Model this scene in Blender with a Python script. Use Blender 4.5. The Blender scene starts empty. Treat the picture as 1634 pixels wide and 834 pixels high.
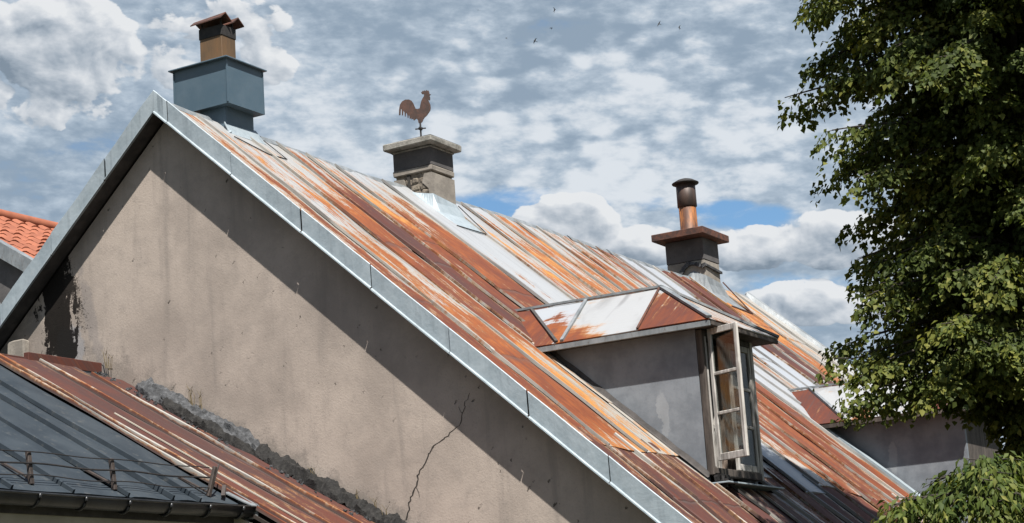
import bpy, bmesh, math, random
import numpy as np
from mathutils import Vector, Matrix, noise as mnoise
R = math.radians
scene = bpy.context.scene
C = scene.collection

# ------------------------------------------------------------------ camera
cam_d = bpy.data.cameras.new("camera")
cam = bpy.data.objects.new("camera", cam_d)
C.objects.link(cam)
th, ph, ro = R(29.78), R(12.2), R(-3.83)
Fv = Vector((-math.sin(th)*math.cos(ph), math.cos(th)*math.cos(ph), math.sin(ph)))
R0 = Vector((math.cos(th), math.sin(th), 0))
U0 = R0.cross(Fv)
Rv = R0*math.cos(ro) + U0*math.sin(ro)
Uv = Rv.cross(Fv)
M = Matrix((Rv, Uv, -Fv)).transposed().to_4x4()
M.translation = Vector((11.39, -13.30, -5.61))
cam.matrix_world = M
cam_d.sensor_width = 36.0
cam_d.lens = 3034/1634*36
cam_d.clip_start = 0.1
cam_d.clip_end = 6000
scene.camera = cam

# ------------------------------------------------------------------ light
SUN = Vector((0.45, -0.41, 1.0)).normalized()
sun_d = bpy.data.lights.new("sun", 'SUN')
sun_d.energy = 5.0
sun_d.angle = R(0.55)
sun_d.color = (1.0, 0.965, 0.91)
sun = bpy.data.objects.new("sun", sun_d)
sun.rotation_euler = SUN.to_track_quat('Z', 'Y').to_euler()
C.objects.link(sun)
scene.view_settings.view_transform = 'Standard'
scene.view_settings.look = 'None'
scene.view_settings.exposure = 1.2
scene.view_settings.gamma = 1.0

# ------------------------------------------------------------------ node expression helper
class V:
    """wraps a node socket so that node graphs can be written as expressions"""
    def __init__(s, t, o): s.t, s.o = t, o
    def m(s, op, *a):
        n = s.t.nodes.new('ShaderNodeMath'); n.operation = op
        for i, x in enumerate((s,)+a):
            if isinstance(x, V): s.t.links.new(x.o, n.inputs[i])
            else: n.inputs[i].default_value = x
        return V(s.t, n.outputs[0])
    def __add__(s, b): return s.m('ADD', b)
    def __sub__(s, b): return s.m('SUBTRACT', b)
    def __mul__(s, b): return s.m('MULTIPLY', b)
    def __truediv__(s, b): return s.m('DIVIDE', b)
    __radd__ = __add__
    __rmul__ = __mul__
    def __rsub__(s, b): return (s*-1.0)+b
    def abs(s): return s.m('ABSOLUTE')
    def mx(s, b): return s.m('MAXIMUM', b)
    def mn(s, b): return s.m('MINIMUM', b)
    def clamp(s): return s.mx(0.0).mn(1.0)
    def ss(s, a, b, lo=0.0, hi=1.0):
        n = s.t.nodes.new('ShaderNodeMapRange'); n.interpolation_type = 'SMOOTHSTEP'
        s.t.links.new(s.o, n.inputs[0])
        for i, x in enumerate((a, b, lo, hi)): n.inputs[i+1].default_value = x
        return V(s.t, n.outputs[0])

class G:
    """one material (or the world) under construction"""
    def __init__(s, tree): s.t = tree
    def new(s, k): return s.t.nodes.new(k)
    def set(s, sock, x):
        if isinstance(x, V): s.t.links.new(x.o, sock)
        elif isinstance(x, tuple) and len(x) == 3 and len(getattr(sock, 'default_value', (0,)*3)) == 4: sock.default_value = (*x, 1)
        else: sock.default_value = x
    def coord(s, k):
        return V(s.t, s.new('ShaderNodeTexCoord').outputs[k])
    def pos(s): return V(s.t, s.new('ShaderNodeNewGeometry').outputs['Position'])
    def sep(s, v):
        n = s.new('ShaderNodeSeparateXYZ'); s.t.links.new(v.o, n.inputs[0])
        return [V(s.t, o) for o in n.outputs]
    def comb(s, x, y, z=0.0):
        n = s.new('ShaderNodeCombineXYZ')
        for i, a in enumerate((x, y, z)): s.set(n.inputs[i], a)
        return V(s.t, n.outputs[0])
    def noise(s, v, scale=1.0, detail=4, rough=0.55, dist=0.0):
        n = s.new('ShaderNodeTexNoise'); s.t.links.new(v.o, n.inputs['Vector'])
        n.inputs['Scale'].default_value = scale; n.inputs['Detail'].default_value = detail
        n.inputs['Roughness'].default_value = rough; n.inputs['Distortion'].default_value = dist
        return V(s.t, n.outputs[0])
    def voro(s, v, scale, feature='F1'):
        n = s.new('ShaderNodeTexVoronoi'); n.feature = feature
        s.t.links.new(v.o, n.inputs['Vector']); n.inputs['Scale'].default_value = scale
        return V(s.t, n.outputs['Distance'])
    def mix(s, f, a, b, mode='MIX'):
        n = s.new('ShaderNodeMix'); n.data_type = 'RGBA'; n.blend_type = mode
        s.set(n.inputs[0], f); s.set(n.inputs[6], a); s.set(n.inputs[7], b)
        return V(s.t, n.outputs[2])
    def ramp(s, f, stops):
        n = s.new('ShaderNodeValToRGB'); s.t.links.new(f.o, n.inputs[0])
        e = n.color_ramp.elements
        while len(e) < len(stops): e.new(0.5)
        for i, (p, c) in enumerate(stops): e[i].position = p; e[i].color = (*c, 1)
        return V(s.t, n.outputs[0])
    def attr(s, name, out='Color'):
        n = s.new('ShaderNodeAttribute'); n.attribute_name = name
        return V(s.t, n.outputs[out])
    def bump(s, h, strength=0.3, dist=0.01):
        n = s.new('ShaderNodeBump'); s.t.links.new(h.o, n.inputs['Height'])
        n.inputs['Strength'].default_value = strength; n.inputs['Distance'].default_value = dist
        return V(s.t, n.outputs[0])

def material(name, build):
    m = bpy.data.materials.new(name); m.use_nodes = True
    t = m.node_tree; b = t.nodes['Principled BSDF']
    g = G(t)
    d = build(g) or {}
    for k, x in d.items(): g.set(b.inputs[k], x)
    return m

# ------------------------------------------------------------------ world: daylight sky with broken cloud
world = bpy.data.worlds.new("World"); scene.world = world; world.use_nodes = True
def build_world():
    t = world.node_tree; g = G(t); bg = t.nodes['Background']
    sky = g.new('ShaderNodeTexSky'); sky.sky_type = 'NISHITA'; sky.sun_disc = False
    sky.sun_elevation = math.asin(SUN.z); sky.sun_rotation = math.atan2(SUN.x, SUN.y)
    sky.air_density = 1.0; sky.dust_density = 0.4; sky.ozone_density = 2.0
    blue = V(t, sky.outputs[0])
    x, y, z = g.sep(g.coord('Generated'))
    deg = 57.29578
    az = x.m('ARCTAN2', y)*deg
    el = z.m('ARCSINE')*deg
    elt = el + (az+29.0)*0.055
    def fld(a, e, sx, sy, scale, detail, rough, dist=0.0, seed=0.0):
        return g.noise(g.comb(a*sx, e*sy, seed), scale, detail, rough, dist)
    def blob(a0, e0, ra, re):
        u = (az-a0)/ra; v = (elt-e0)/re
        return (1.0-(u*u+v*v)).mx(0.0)
    # high layer: rippled altocumulus
    lo = fld(az, elt, 0.13, 0.24, 1.0, 3, 0.5, 0.2, 3.1)
    mid = fld(az, elt, 0.40, 0.75, 1.0, 5, 0.50, 0.0, 7.7)
    rip = fld(az, elt, 1.0, 2.3, 1.0, 7, 0.58, 0.1, 1.3)
    wv_ = g.noise(g.comb(az*0.5, elt*1.1, 4.4), 1.0, 4, 0.55)
    pv = g.new('ShaderNodeTexVoronoi'); pv.feature = 'SMOOTH_F1'; pv.inputs['Smoothness'].default_value = 0.6; pv.inputs['Scale'].default_value = 1.0
    t.links.new(g.comb(az*0.95+wv_*1.6, elt*2.0+wv_*1.8, 0.4).o, pv.inputs['Vector'])
    puff = 0.48-V(t, pv.outputs['Distance'])
    hi = el.ss(24.0, 42.0)
    d1 = lo*0.55 + mid*0.5 + rip*0.28
    gap = (blob(-30.0, 13.9, 3.6, 0.85)*0.40 + blob(-25.0, 13.9, 3.2, 0.6)*0.30 + blob(-22.6, 13.3, 2.6, 0.6)*0.34 + blob(-41.6, 15.2, 3.0, 0.9)*0.10
           + blob(-35.0, 16.6, 2.2, 0.7)*0.16 + blob(-39.0, 20.5, 2.2, 0.5)*0.22 + blob(-21.0, 11.2, 4.0, 0.5)*0.20 + blob(-27.0, 12.4, 2.6, 0.5)*0.2)
    fin2 = fld(az, elt, 2.3, 4.4, 1.0, 6, 0.6, 0.0, 4.9)
    ripzone = blob(-26.5, 16.6, 8.5, 3.4).ss(0.0, 0.5)
    cov = (d1 + 0.18 - gap - hi*0.42).ss(0.50, 0.70)
    sh_ = (lo-0.5)*0.9 + (mid-0.5)*1.15 + (rip-0.5)*1.05 + (fin2-0.5)*0.32 + puff*(ripzone*0.62+0.12) + blob(-23.0, 18.9, 5.5, 0.9)*-0.22 + blob(-33.5, 19.0, 2.5, 1.0)*-0.15 + blob(-27.0, 16.0, 7.0, 1.5)*0.10 + blob(-34.0, 16.5, 3.5, 1.2)*-0.03
    veil_c = g.ramp((sh_+0.5).ss(0.12, 0.88), [(0.0, (0.29, 0.37, 0.46)), (0.5, (0.47, 0.55, 0.635)), (1.0, (0.75, 0.79, 0.83))])
    # lower layer: cumulus with lit tops and grey bases
    B_ = [(-28.0, 13.0, 2.0, 1.35, .50), (-25.9, 12.55, 1.5, 0.80, .40), (-31.6, 13.6, 1.2, 0.45, .34), (-22.3, 12.35, 1.7, 0.80, .46), (-19.7, 12.55, 2.4, 1.0, .46),
          (-21.3, 10.7, 2.2, 0.8, .42), (-18.5, 10.5, 2.6, 0.6, .34), (-43.3, 18.2, 2.9, 1.9, .46), (-44.6, 16.6, 3.6, 1.0, .30), (-38.4, 18.4, 3.0, 1.8, .33)]
    def bias(du, dv):
        t_ = None
        for a0, e0, ra, re, k in B_:
            q = blob(a0+du, e0+dv, ra, re).m('SQRT')*k
            t_ = q if t_ is None else t_.mx(q)
        return t_
    def cum(a, e):
        n = fld(a, e, 0.55, 0.85, 1.0, 6, 0.55, 0.25, 5.5)
        wv = g.noise(g.comb(a*1.2, e*1.2, 2.0), 1.0, 3, 0.55)
        def vor(k, z_):
            v = g.new('ShaderNodeTexVoronoi'); v.feature = 'SMOOTH_F1'; v.inputs['Smoothness'].default_value = 0.35
            t.links.new(g.comb(a*0.9+wv*0.9, e*1.15+wv*0.9, z_).o, v.inputs['Vector']); v.inputs['Scale'].default_value = k
            return 0.5-V(t, v.outputs['Distance'])
        return n*0.75 + 0.10 + vor(1.0, 0.7)*0.17 + vor(2.4, 3.1)*0.08
    low = fld(az, elt, 0.05, 0.10, 1.0, 2, 0.5, 0.0, 9.0)
    away = (az+29.0).abs().ss(20.0, 34.0)*el.ss(20.0, 30.0, 1.0, 0.0)*(low.ss(0.42, 0.6)*0.30)
    dens = cum(az, elt) + bias(0, 0) + away - hi*0.2
    dens2 = cum(az+0.20, elt+0.30) + bias(-0.20, -0.30) + away
    cm = (dens+(rip-0.5)*0.12).ss(0.672, 0.722)
    thick = dens.ss(0.70, 1.02)
    base_ = (dens-dens2)
    lum = (base_*3.0 + 0.66 - thick*0.22 + (rip-0.5)*0.35 + (mid-0.5)*0.5).clamp()
    cum_c = g.ramp(lum, [(0.0, (0.22, 0.28, 0.35)), (0.30, (0.38, 0.44, 0.51)), (0.70, (0.62, 0.66, 0.71)), (1.0, (0.80, 0.82, 0.84))])
    # everything was written as display radiance: divide by the background strength
    S = 0.1; EXP = 2.297
    bl = g.mix(1.0, blue, (0.42, 0.52, 0.57), 'MULTIPLY')
    def scaled(c): return g.mix(1.0, c, (1/S/EXP,)*3, 'MULTIPLY')
    n1 = g.mix(cov*0.94, bl, scaled(veil_c))
    n2 = g.mix(cm*0.97, n1, scaled(cum_c))
    g.set(bg.inputs[0], n2)
    bg.inputs[1].default_value = S
build_world()

# ------------------------------------------------------------------ materials
def streak_sheet(g):
    """painted sheet steel: paint (B picks bluish or cream), rust amount (R), rust tone (G) come with the sheet"""
    uvn = g.coord('UV'); u, v, _ = g.sep(uvn)
    ar, ag, ab = g.sep(g.attr('wear')); grime_shade = g.attr('wear', 'Alpha')  # alpha: dirt along seams, plus painted shade beside the annex ribs
    s1 = g.noise(g.comb(u*16.0, v*0.55, 0.3), 1.0, 5, 0.62, 0.35)
    s2 = g.noise(g.comb(u*60.0, v*1.6, 4.3), 1.0, 4, 0.6, 0.2)
    bl = g.noise(g.comb(u*3.0, v*1.3, 9.3), 1.0, 5, 0.6, 0.6)
    fi = g.noise(g.comb(u*42.0, v*26.0, 2.1), 1.0, 4, 0.65)
    bg_ = g.noise(g.comb(u*1.5, v*0.75, 5.2), 1.0, 6, 0.65, 0.8)
    pat = g.noise(g.comb(u*7.0, v*3.2, 8.8), 1.0, 6, 0.68, 0.9)
    val = ar + (s1-0.5)*1.15 + (s2-0.5)*0.7 + (bl-0.5)*0.9 + (bg_-0.5)*1.0 + (pat-0.5)*1.0 + (fi-0.5)*0.45
    m = val.ss(0.47, 0.58)
    halo = val.ss(0.34, 0.50)*(1.0-val.ss(0.54, 0.78))
    tone = (ag + (bg_-0.5)*1.3 + (pat-0.5)*0.6 + (s1-0.5)*0.5).clamp()
    rust = g.ramp(tone, [(0.0, (0.046, 0.018, 0.015)), (0.35, (0.082, 0.020, 0.010)), (0.62, (0.128, 0.030, 0.008)), (0.85, (0.215, 0.058, 0.011)), (1.0, (0.36, 0.158, 0.038))])
    rust = g.mix((s2.ss(0.52, 0.72))*0.55, rust, (0.05, 0.024, 0.021))
    rust = g.mix(fi.ss(0.58, 0.8)*0.35, rust, (0.155, 0.058, 0.024))
    paint = g.mix(ab.clamp(), (0.285, 0.300, 0.320), (0.298, 0.283, 0.255))
    gre = g.noise(g.comb(u*22.0, v*0.8, 7.9), 1.0, 4, 0.6, 0.3)
    paint = g.mix(gre.ss(0.50, 0.68)*0.75*(ab.clamp()*0.85+0.10), paint, (0.085, 0.078, 0.074))
    paint = g.mix(fi.ss(0.60, 0.85)*0.35, paint, (0.155, 0.13, 0.11))
    col = g.mix(m, paint, rust)
    hal = g.mix(bl.ss(0.3, 0.6), (0.26, 0.088, 0.018), (0.32, 0.17, 0.06))
    col = g.mix(halo*0.45*ab.ss(0.0, 0.4, 0.35, 1.0), col, hal)
    dirt = g.noise(g.comb(u*5.0, v*3.0, 1.9), 1.0, 5, 0.65)
    col = g.mix(dirt.ss(0.60, 0.80)*0.30, col, (0.06, 0.05, 0.045))
    s3 = g.noise(g.comb(u*34.0, v*0.30, 6.1), 1.0, 3, 0.5, 0.15)
    col = g.mix(s3.ss(0.61, 0.72)*0.50*ab.ss(0.0, 0.4, 0.12, 1.0), col, (0.052, 0.044, 0.042))
    col = g.mix(1.0, col, (0.88, 0.88, 0.88), 'MULTIPLY')
    col = g.mix((grime_shade+(dirt-0.5)*0.9*grime_shade.ss(0.0, 0.3)).clamp()*0.85, col, (0.055, 0.047, 0.043))
    return {'Base Color': col, 'Roughness': g.mix(m, (0.42,)*3, (0.78,)*3), 'Specular IOR Level': 0.35,
            'Normal': g.bump(fi*0.5+bl*1.2+m*0.25, 0.35, 0.012)}
M_SHEET = material('rusted painted sheet', streak_sheet)

def simple(name, c1, c2, scale=8.0, rough=0.7, metal=0.0, bump=0.3, stretch=(1, 1, 1), spec=0.4, det=6, c3=None, lo=0.35, hi=0.68):
    def b(g):
        x, y, z = g.sep(g.pos())
        p = g.comb(x*stretch[0], y*stretch[1], z*stretch[2])
        n = g.noise(p, scale, det, 0.62, 0.2)
        f = g.noise(p, scale*6, 4, 0.6)
        k_ = 0.62
        c = g.mix(n.ss(lo, hi), tuple(q*k_ for q in c1), tuple(q*k_ for q in c2))
        if c3: c = g.mix(f.ss(0.56, 0.72)*0.7, c, tuple(q*k_ for q in c3))
        return {'Base Color': c, 'Roughness': rough, 'Metallic': metal, 'Specular IOR Level': spec, 'Normal': g.bump(n+f*0.5, bump, 0.01)}
    return material(name, b)

def zinc_b(g):
    x, y, z = g.sep(g.pos())
    v = g.voro(g.comb(x, y*1.0, z), 26.0)
    n = g.noise(g.comb(x, y, z), 5.0, 6, 0.65)
    st = g.noise(g.comb(x*14.0, y*14.0, z*1.0), 1.0, 4, 0.6)
    c = g.mix(n.ss(0.3, 0.7), (0.36, 0.42, 0.45), (0.47, 0.53, 0.56))
    c = g.mix(v.ss(0.2, 0.8)*0.22, c, (0.55, 0.60, 0.62))
    big = g.noise(g.comb(x*1.3, y*1.3, z*1.3), 1.0, 6, 0.7, 0.5)
    c = g.mix(big.ss(0.45, 0.65)*0.35, c, (0.30, 0.345, 0.365))
    c = g.mix(st.ss(0.52, 0.75)*0.5, c, (0.22, 0.25, 0.27))
    c = g.mix((big*0.6+n*0.4).ss(0.58, 0.66)*0.25, c, (0.55, 0.57, 0.57))
    return {'Base Color': g.mix(1.0, c, (0.54, 0.55, 0.56), 'MULTIPLY'), 'Metallic': 0.10, 'Roughness': 0.6, 'Normal': g.bump(n*0.5+v*0.12+big*2.0, 0.22, 0.02)}
M_ZINC = material('galvanised zinc', zinc_b)
M_ZINC_D = simple('weathered dark zinc', (0.20, 0.22, 0.23), (0.33, 0.35, 0.36), 7, 0.55, 0.2, 0.2, (1, 1, 0.4), c3=(0.14, 0.11, 0.09))
M_SLATE = simple('slate blue painted metal', (0.075, 0.125, 0.165), (0.105, 0.155, 0.195), 2.5, 0.5, 0.0, 0.1, c3=(0.088, 0.132, 0.165))
M_BLUE_ROOF = simple('dark blue grey painted sheet', (0.026, 0.036, 0.046), (0.043, 0.055, 0.066), 2.2, 0.65, 0.0, 0.2, spec=0.25, c3=(0.085, 0.09, 0.09))
M_GUTTER = simple('black painted gutter metal', (0.012, 0.013, 0.014), (0.03, 0.032, 0.034), 6, 0.38, 0.0, 0.15)
M_POST = simple('dark brown iron', (0.035, 0.026, 0.022), (0.075, 0.055, 0.045), 20, 0.7, 0.0, 0.3)
M_WIRE = simple('dark iron rod', (0.016, 0.015, 0.015), (0.035, 0.028, 0.025), 20, 0.6)
M_BROWN_FLUE = simple('brown weathered flue metal', (0.105, 0.068, 0.036), (0.185, 0.10, 0.042), 5, 0.7, 0, 0.2, (1, 1, 0.3), c3=(0.22, 0.10, 0.04))
M_RUST_DARK = simple('dark rust', (0.050, 0.026, 0.020), (0.15, 0.055, 0.030), 12, 0.8, 0, 0.4, c3=(0.20, 0.075, 0.035))
M_RUST_PIPE = simple('rust streaked flue pipe', (0.085, 0.034, 0.018), (0.42, 0.155, 0.038), 9, 0.55, 0.0, 0.25, (1, 1, 0.25), c3=(0.05, 0.028, 0.02), lo=0.38, hi=0.66)
M_PIPE_DARK = simple('dark brown flue pipe', (0.045, 0.030, 0.024), (0.085, 0.050, 0.036), 12, 0.55, 0.1, 0.2, (1, 1, 0.2))
M_ROOSTER = simple('rusted steel plate', (0.048, 0.027, 0.021), (0.095, 0.043, 0.029), 16, 0.8, 0, 0.3, c3=(0.075, 0.04, 0.03))
M_SOOT = simple('sooty black metal', (0.015, 0.014, 0.013), (0.035, 0.03, 0.028), 10, 0.8)
M_CONCRETE = simple('weathered concrete', (0.20, 0.19, 0.165), (0.37, 0.35, 0.31), 9, 0.92, 0, 0.7, c3=(0.10, 0.095, 0.085))
M_PLASTER = simple('cement plaster', (0.24, 0.212, 0.18), (0.36, 0.318, 0.268), 6, 0.92, 0, 0.5, c3=(0.20, 0.18, 0.155))
M_PLASTER_D = simple('dark grey plaster', (0.085, 0.08, 0.08), (0.125, 0.115, 0.112), 5, 0.92, 0, 0.4, c3=(0.07, 0.064, 0.062))  # on the chimney tops this dark tone paints in the shade of the caps
M_STONE = simple('rough chimney stone', (0.14, 0.115, 0.09), (0.31, 0.26, 0.20), 14, 0.95, 0, 0.9, c3=(0.06, 0.05, 0.04))
M_JOINT = simple('dark joint', (0.03, 0.026, 0.023), (0.06, 0.052, 0.045), 20, 0.95)
M_MORTAR = simple('grey mortar', (0.040, 0.041, 0.043), (0.15, 0.153, 0.16), 19, 0.95, 0, 1.0, c3=(0.05, 0.05, 0.05), lo=0.30, hi=0.80)
M_TAR = simple('crusted black bitumen', (0.010, 0.009, 0.008), (0.035, 0.032, 0.029), 26, 0.9, 0, 1.0, c3=(0.07, 0.065, 0.06), lo=0.4, hi=0.75)
M_CRACK = simple('crack shadow', (0.03, 0.025, 0.022), (0.06, 0.05, 0.042), 30, 1.0)
M_SOFFIT = simple('dark soffit board', (0.05, 0.045, 0.042), (0.09, 0.08, 0.075), 9, 0.85)
M_DECK = simple('old roof boards', (0.025, 0.018, 0.014), (0.05, 0.038, 0.03), 9, 0.9)
M_CREAM = simple('pale cream render', (0.46, 0.42, 0.34), (0.56, 0.51, 0.42), 3, 0.9, 0, 0.3)
M_TILE = simple('terracotta tile', (0.28, 0.088, 0.044), (0.40, 0.13, 0.065), 3.0, 0.8, 0, 0.35, c3=(0.33, 0.10, 0.05))
M_STRAW = simple('dry weeds', (0.16, 0.12, 0.06), (0.22, 0.17, 0.09), 10, 0.9)
M_BIRD = simple('dark bird feathers', (0.02, 0.02, 0.02), (0.05, 0.045, 0.04), 10, 0.8)
M_BARK = simple('linden bark', (0.035, 0.028, 0.022), (0.085, 0.07, 0.055), 12, 0.95, 0, 0.9, (1, 1, 0.25))
M_ATTIC = simple('dark attic timber', (0.045, 0.022, 0.014), (0.085, 0.042, 0.026), 6, 0.85, 0, 0.2, (1, 1, 0.3))
M_CURTAIN = simple('faded curtain cloth', (0.20, 0.15, 0.12), (0.30, 0.23, 0.18), 9, 0.95, 0, 0.3, (1, 1, 0.1))

def cheek_b(g):
    x, y, z = g.sep(g.pos())
    n = g.noise(g.comb(x, y, z), 3.0, 6, 0.65)
    f = g.noise(g.comb(x, y, z), 28.0, 5, 0.65)
    c = g.mix(n.ss(0.35, 0.65), (0.155, 0.172, 0.195), (0.235, 0.255, 0.28))
    c = g.mix(f.ss(0.55, 0.75)*0.45, c, (0.14, 0.152, 0.17))
    st = g.noise(g.comb(x*9.0, y, z*0.7), 1.0, 5, 0.6)
    c = g.mix(st.ss(0.52, 0.72)*0.35, c, (0.13, 0.145, 0.165))
    c = g.mix(st.ss(0.28, 0.42, 1.0, 0.0)*0.25, c, (0.33, 0.345, 0.365))
    # pale scraped run of old whitewash
    u = (x-4.10+(n-0.5)*0.25)/0.08; w = (z+3.45)/0.28
    r = (1.0-(u*u+w*w)).mx(0.0)
    c = g.mix((r*1.6+(f-0.5)*1.5+(n-0.5)*1.5).ss(0.55, 1.0)*r.ss(0.0, 0.4)*0.32, c, (0.44, 0.45, 0.455))
    return {'Base Color': g.mix(1.0, c, (0.64, 0.64, 0.64), 'MULTIPLY'), 'Roughness': 0.75, 'Normal': g.bump(n+f*0.4, 0.25, 0.01)}
M_CHEEK = material('grey painted dormer cheek', cheek_b)

def gable_b(g):
    x, y, z = g.sep(g.pos())
    p = g.comb(x, y, z)
    n = g.noise(p, 1.1, 6, 0.62, 0.2)
    n2 = g.noise(p, 6.0, 6, 0.68)
    f = g.noise(p, 55.0, 5, 0.7)
    run = g.noise(g.comb(x*7.0, y, z*0.55), 1.0, 5, 0.62, 0.2)
    c = g.mix(n.ss(0.32, 0.68), (0.275, 0.243, 0.212), (0.395, 0.348, 0.302))
    c = g.mix(n2.ss(0.45, 0.75)*0.45, c, (0.25, 0.225, 0.20))
    c = g.mix(run.ss(0.52, 0.74)*0.50, c, (0.21, 0.19, 0.17))
    c = g.mix(run.ss(0.22, 0.42, 1.0, 0.0)*0.22, c, (0.44, 0.39, 0.33))
    c = g.mix(f.ss(0.52, 0.75)*0.45, c, (0.20, 0.18, 0.16))
    pits = g.voro(g.comb(x+n2*0.3, y, z*0.8+n2*0.2), 7.5)
    c = g.mix(pits.ss(0.05, 0.11, 1.0, 0.0)*n2.ss(0.42, 0.55)*0.85, c, (0.045, 0.04, 0.035))
    # damp grime creeping up from the lower roof
    lr = z + x*0.568 + 3.029
    gr = (lr.ss(0.0, 0.55, 1.0, 0.0)*0.75 + (n2-0.5)*1.4 + (f-0.5)*0.8).ss(0.42, 0.75)
    c = g.mix(gr*0.40, c, (0.13, 0.12, 0.108))
    # bluish cement repair near the foot of the black stain and one run beside it
    def ell(a, b, ra, rb, sk=0.0):
        u = (x-a+(z-b)*sk)/ra; w = (z-b)/rb
        return 1.0-(u*u+w*w).m('SQRT')
    e2 = (ell(-1.27, -2.32, 0.20, 0.30) + (n2-0.5)*1.3).ss(0.0, 0.25)
    c = g.mix(e2*0.65, c, (0.27, 0.275, 0.285))
    e3 = (ell(-0.98, -2.1, 0.10, 0.75, 0.25) + (n2-0.5)*1.5 + (run-0.5)*0.8).ss(0.15, 0.5)
    c = g.mix(e3*0.30, c, (0.15, 0.15, 0.16))
    # ragged black mould stain
    stv = g.noise(g.comb(x*13.0+n2*2.0, y, z*3.2), 1.0, 5, 0.62, 0.6)
    s = (ell(-1.43, -1.80, 0.20, 0.80, 0.14)*0.95 + 0.22 + (stv-0.5)*2.3 + (n2-0.5)*1.6 + (f-0.5)*0.5)
    s1 = s.ss(0.02, 0.16)
    c = g.mix(s1*0.97, c, (0.008, 0.0075, 0.007))
    sp = (ell(-1.24, -1.72, 0.20, 0.55, 0.3)*0.6 + (f-0.5)*2.2 + (n2-0.5)*1.2).ss(0.33, 0.45)
    c = g.mix(sp*0.75, c, (0.03, 0.027, 0.024))
    return {'Base Color': g.mix(1.0, c, (0.800, 0.768, 0.760), 'MULTIPLY'), 'Roughness': 0.95, 'Specular IOR Level': 0.04, 'Normal': g.bump(n2*0.8+f*0.7-s1*0.6-pits.ss(0.05, 0.11, 1.0, 0.0)*0.6, 0.36, 0.010)}
M_GABLE = material('old lime render', gable_b)

def wood_b(g):
    x, y, z = g.sep(g.pos())
    n = g.noise(g.comb(x*40.0, y*40.0, z*3.0), 1.0, 5, 0.62, 0.3)
    k = g.noise(g.comb(x, y, z), 7.0, 5, 0.6)
    c = g.mix(n.ss(0.35, 0.65), (0.26, 0.24, 0.215), (0.62, 0.585, 0.54))
    c = g.mix(k.ss(0.50, 0.70)*0.55, c, (0.68, 0.655, 0.62))
    return {'Base Color': g.mix(1.0, c, (0.70, 0.70, 0.70), 'MULTIPLY'), 'Roughness': 0.88, 'Normal': g.bump(n, 0.45, 0.006)}
M_WOOD = material('weathered grey window wood', wood_b)
M_WOOD_D = simple('dark weathered wood', (0.045, 0.036, 0.03), (0.12, 0.098, 0.082), 16, 0.9, 0, 0.5, (1, 1, 0.15))

def glass():
    m = bpy.data.materials.new('old window glass'); m.use_nodes = True
    t = m.node_tree; t.nodes.clear(); g = G(t)
    o = g.new('ShaderNodeOutputMaterial'); mx = g.new('ShaderNodeMixShader')
    tr = g.new('ShaderNodeBsdfTransparent'); gl = g.new('ShaderNodeBsdfGlossy')
    tr.inputs[0].default_value = (0.72, 0.74, 0.73, 1); gl.inputs['Roughness'].default_value = 0.06
    gl.inputs[0].default_value = (0.8, 0.8, 0.8, 1)
    mx.inputs[0].default_value = 0.07
    t.links.new(tr.outputs[0], mx.inputs[1]); t.links.new(gl.outputs[0], mx.inputs[2])
    t.links.new(mx.outputs[0], o.inputs[0]); return m
M_GLASS = glass()

def leaf_mat(name, ca, cb, cc):
    m = bpy.data.materials.new(name); m.use_nodes = True
    t = m.node_tree; g = G(t); b = t.nodes['Principled BSDF']; out = t.nodes['Material Output']
    a = g.attr('tint', 'Fac')
    c = g.ramp(a, [(0.0, ca), (0.6, cb), (1.0, cc)])
    g.set(b.inputs['Base Color'], c); b.inputs['Roughness'].default_value = 0.6; b.inputs['Specular IOR Level'].default_value = 0.15
    tl = g.new('ShaderNodeBsdfTranslucent'); c2 = g.mix(1.0, c, (1.3, 1.35, 0.55), 'MULTIPLY'); t.links.new(c2.o, tl.inputs[0])
    mx = g.new('ShaderNodeMixShader'); mx.inputs[0].default_value = 0.32
    t.links.new(b.outputs[0], mx.inputs[1]); t.links.new(tl.outputs[0], mx.inputs[2]); t.links.new(mx.outputs[0], out.inputs[0])
    return m
M_LEAF = leaf_mat('linden leaves', (0.024, 0.036, 0.010), (0.060, 0.078, 0.017), (0.150, 0.150, 0.032))
M_LEAF2 = leaf_mat('shrub leaves', (0.022, 0.040, 0.011), (0.070, 0.092, 0.018), (0.175, 0.170, 0.042))

def ground_b(g):
    x, y, z = g.sep(g.pos())
    n = g.noise(g.comb(x, y, z), 0.4, 8, 0.65)
    f = g.noise(g.comb(x, y, z), 7.0, 5, 0.65)
    c = g.mix((n*0.7+f*0.3).ss(0.42, 0.58), (0.030, 0.042, 0.016), (0.060, 0.055, 0.035))
    return {'Base Color': c, 'Roughness': 1.0, 'Normal': g.bump(f, 0.5, 0.05)}
M_GROUND = material('grassy ground', ground_b)

# ------------------------------------------------------------------ mesh helpers
def obj_from(name, verts, faces, mat, parent=None, smooth=False):
    me = bpy.data.meshes.new(name); me.from_pydata([tuple(v) for v in verts], [], faces); me.update()
    if mat: me.materials.append(mat)
    o = bpy.data.objects.new(name, me); C.objects.link(o)
    if parent: o.parent = parent
    if smooth:
        for p in me.polygons: p.use_smooth = True
    return o
def obj_bm(name, bm, mat, parent=None, smooth=False):
    bmesh.ops.recalc_face_normals(bm, faces=bm.faces)
    me = bpy.data.meshes.new(name); bm.to_mesh(me); bm.free()
    if mat: me.materials.append(mat)
    o = bpy.data.objects.new(name, me); C.objects.link(o)
    if parent: o.parent = parent
    if smooth:
        for p in me.polygons: p.use_smooth = True
    return o
def thing(name, label, cat, group=None):
    o = bpy.data.objects.new(name, None); C.objects.link(o); o.empty_display_size = 0.2
    return tag(o, label, cat, group)
def tag(o, label=None, cat=None, group=None, kind=None):
    if label: o['label'] = label
    if cat: o['category'] = cat
    if group: o['group'] = group
    if kind: o['kind'] = kind
    return o
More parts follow.
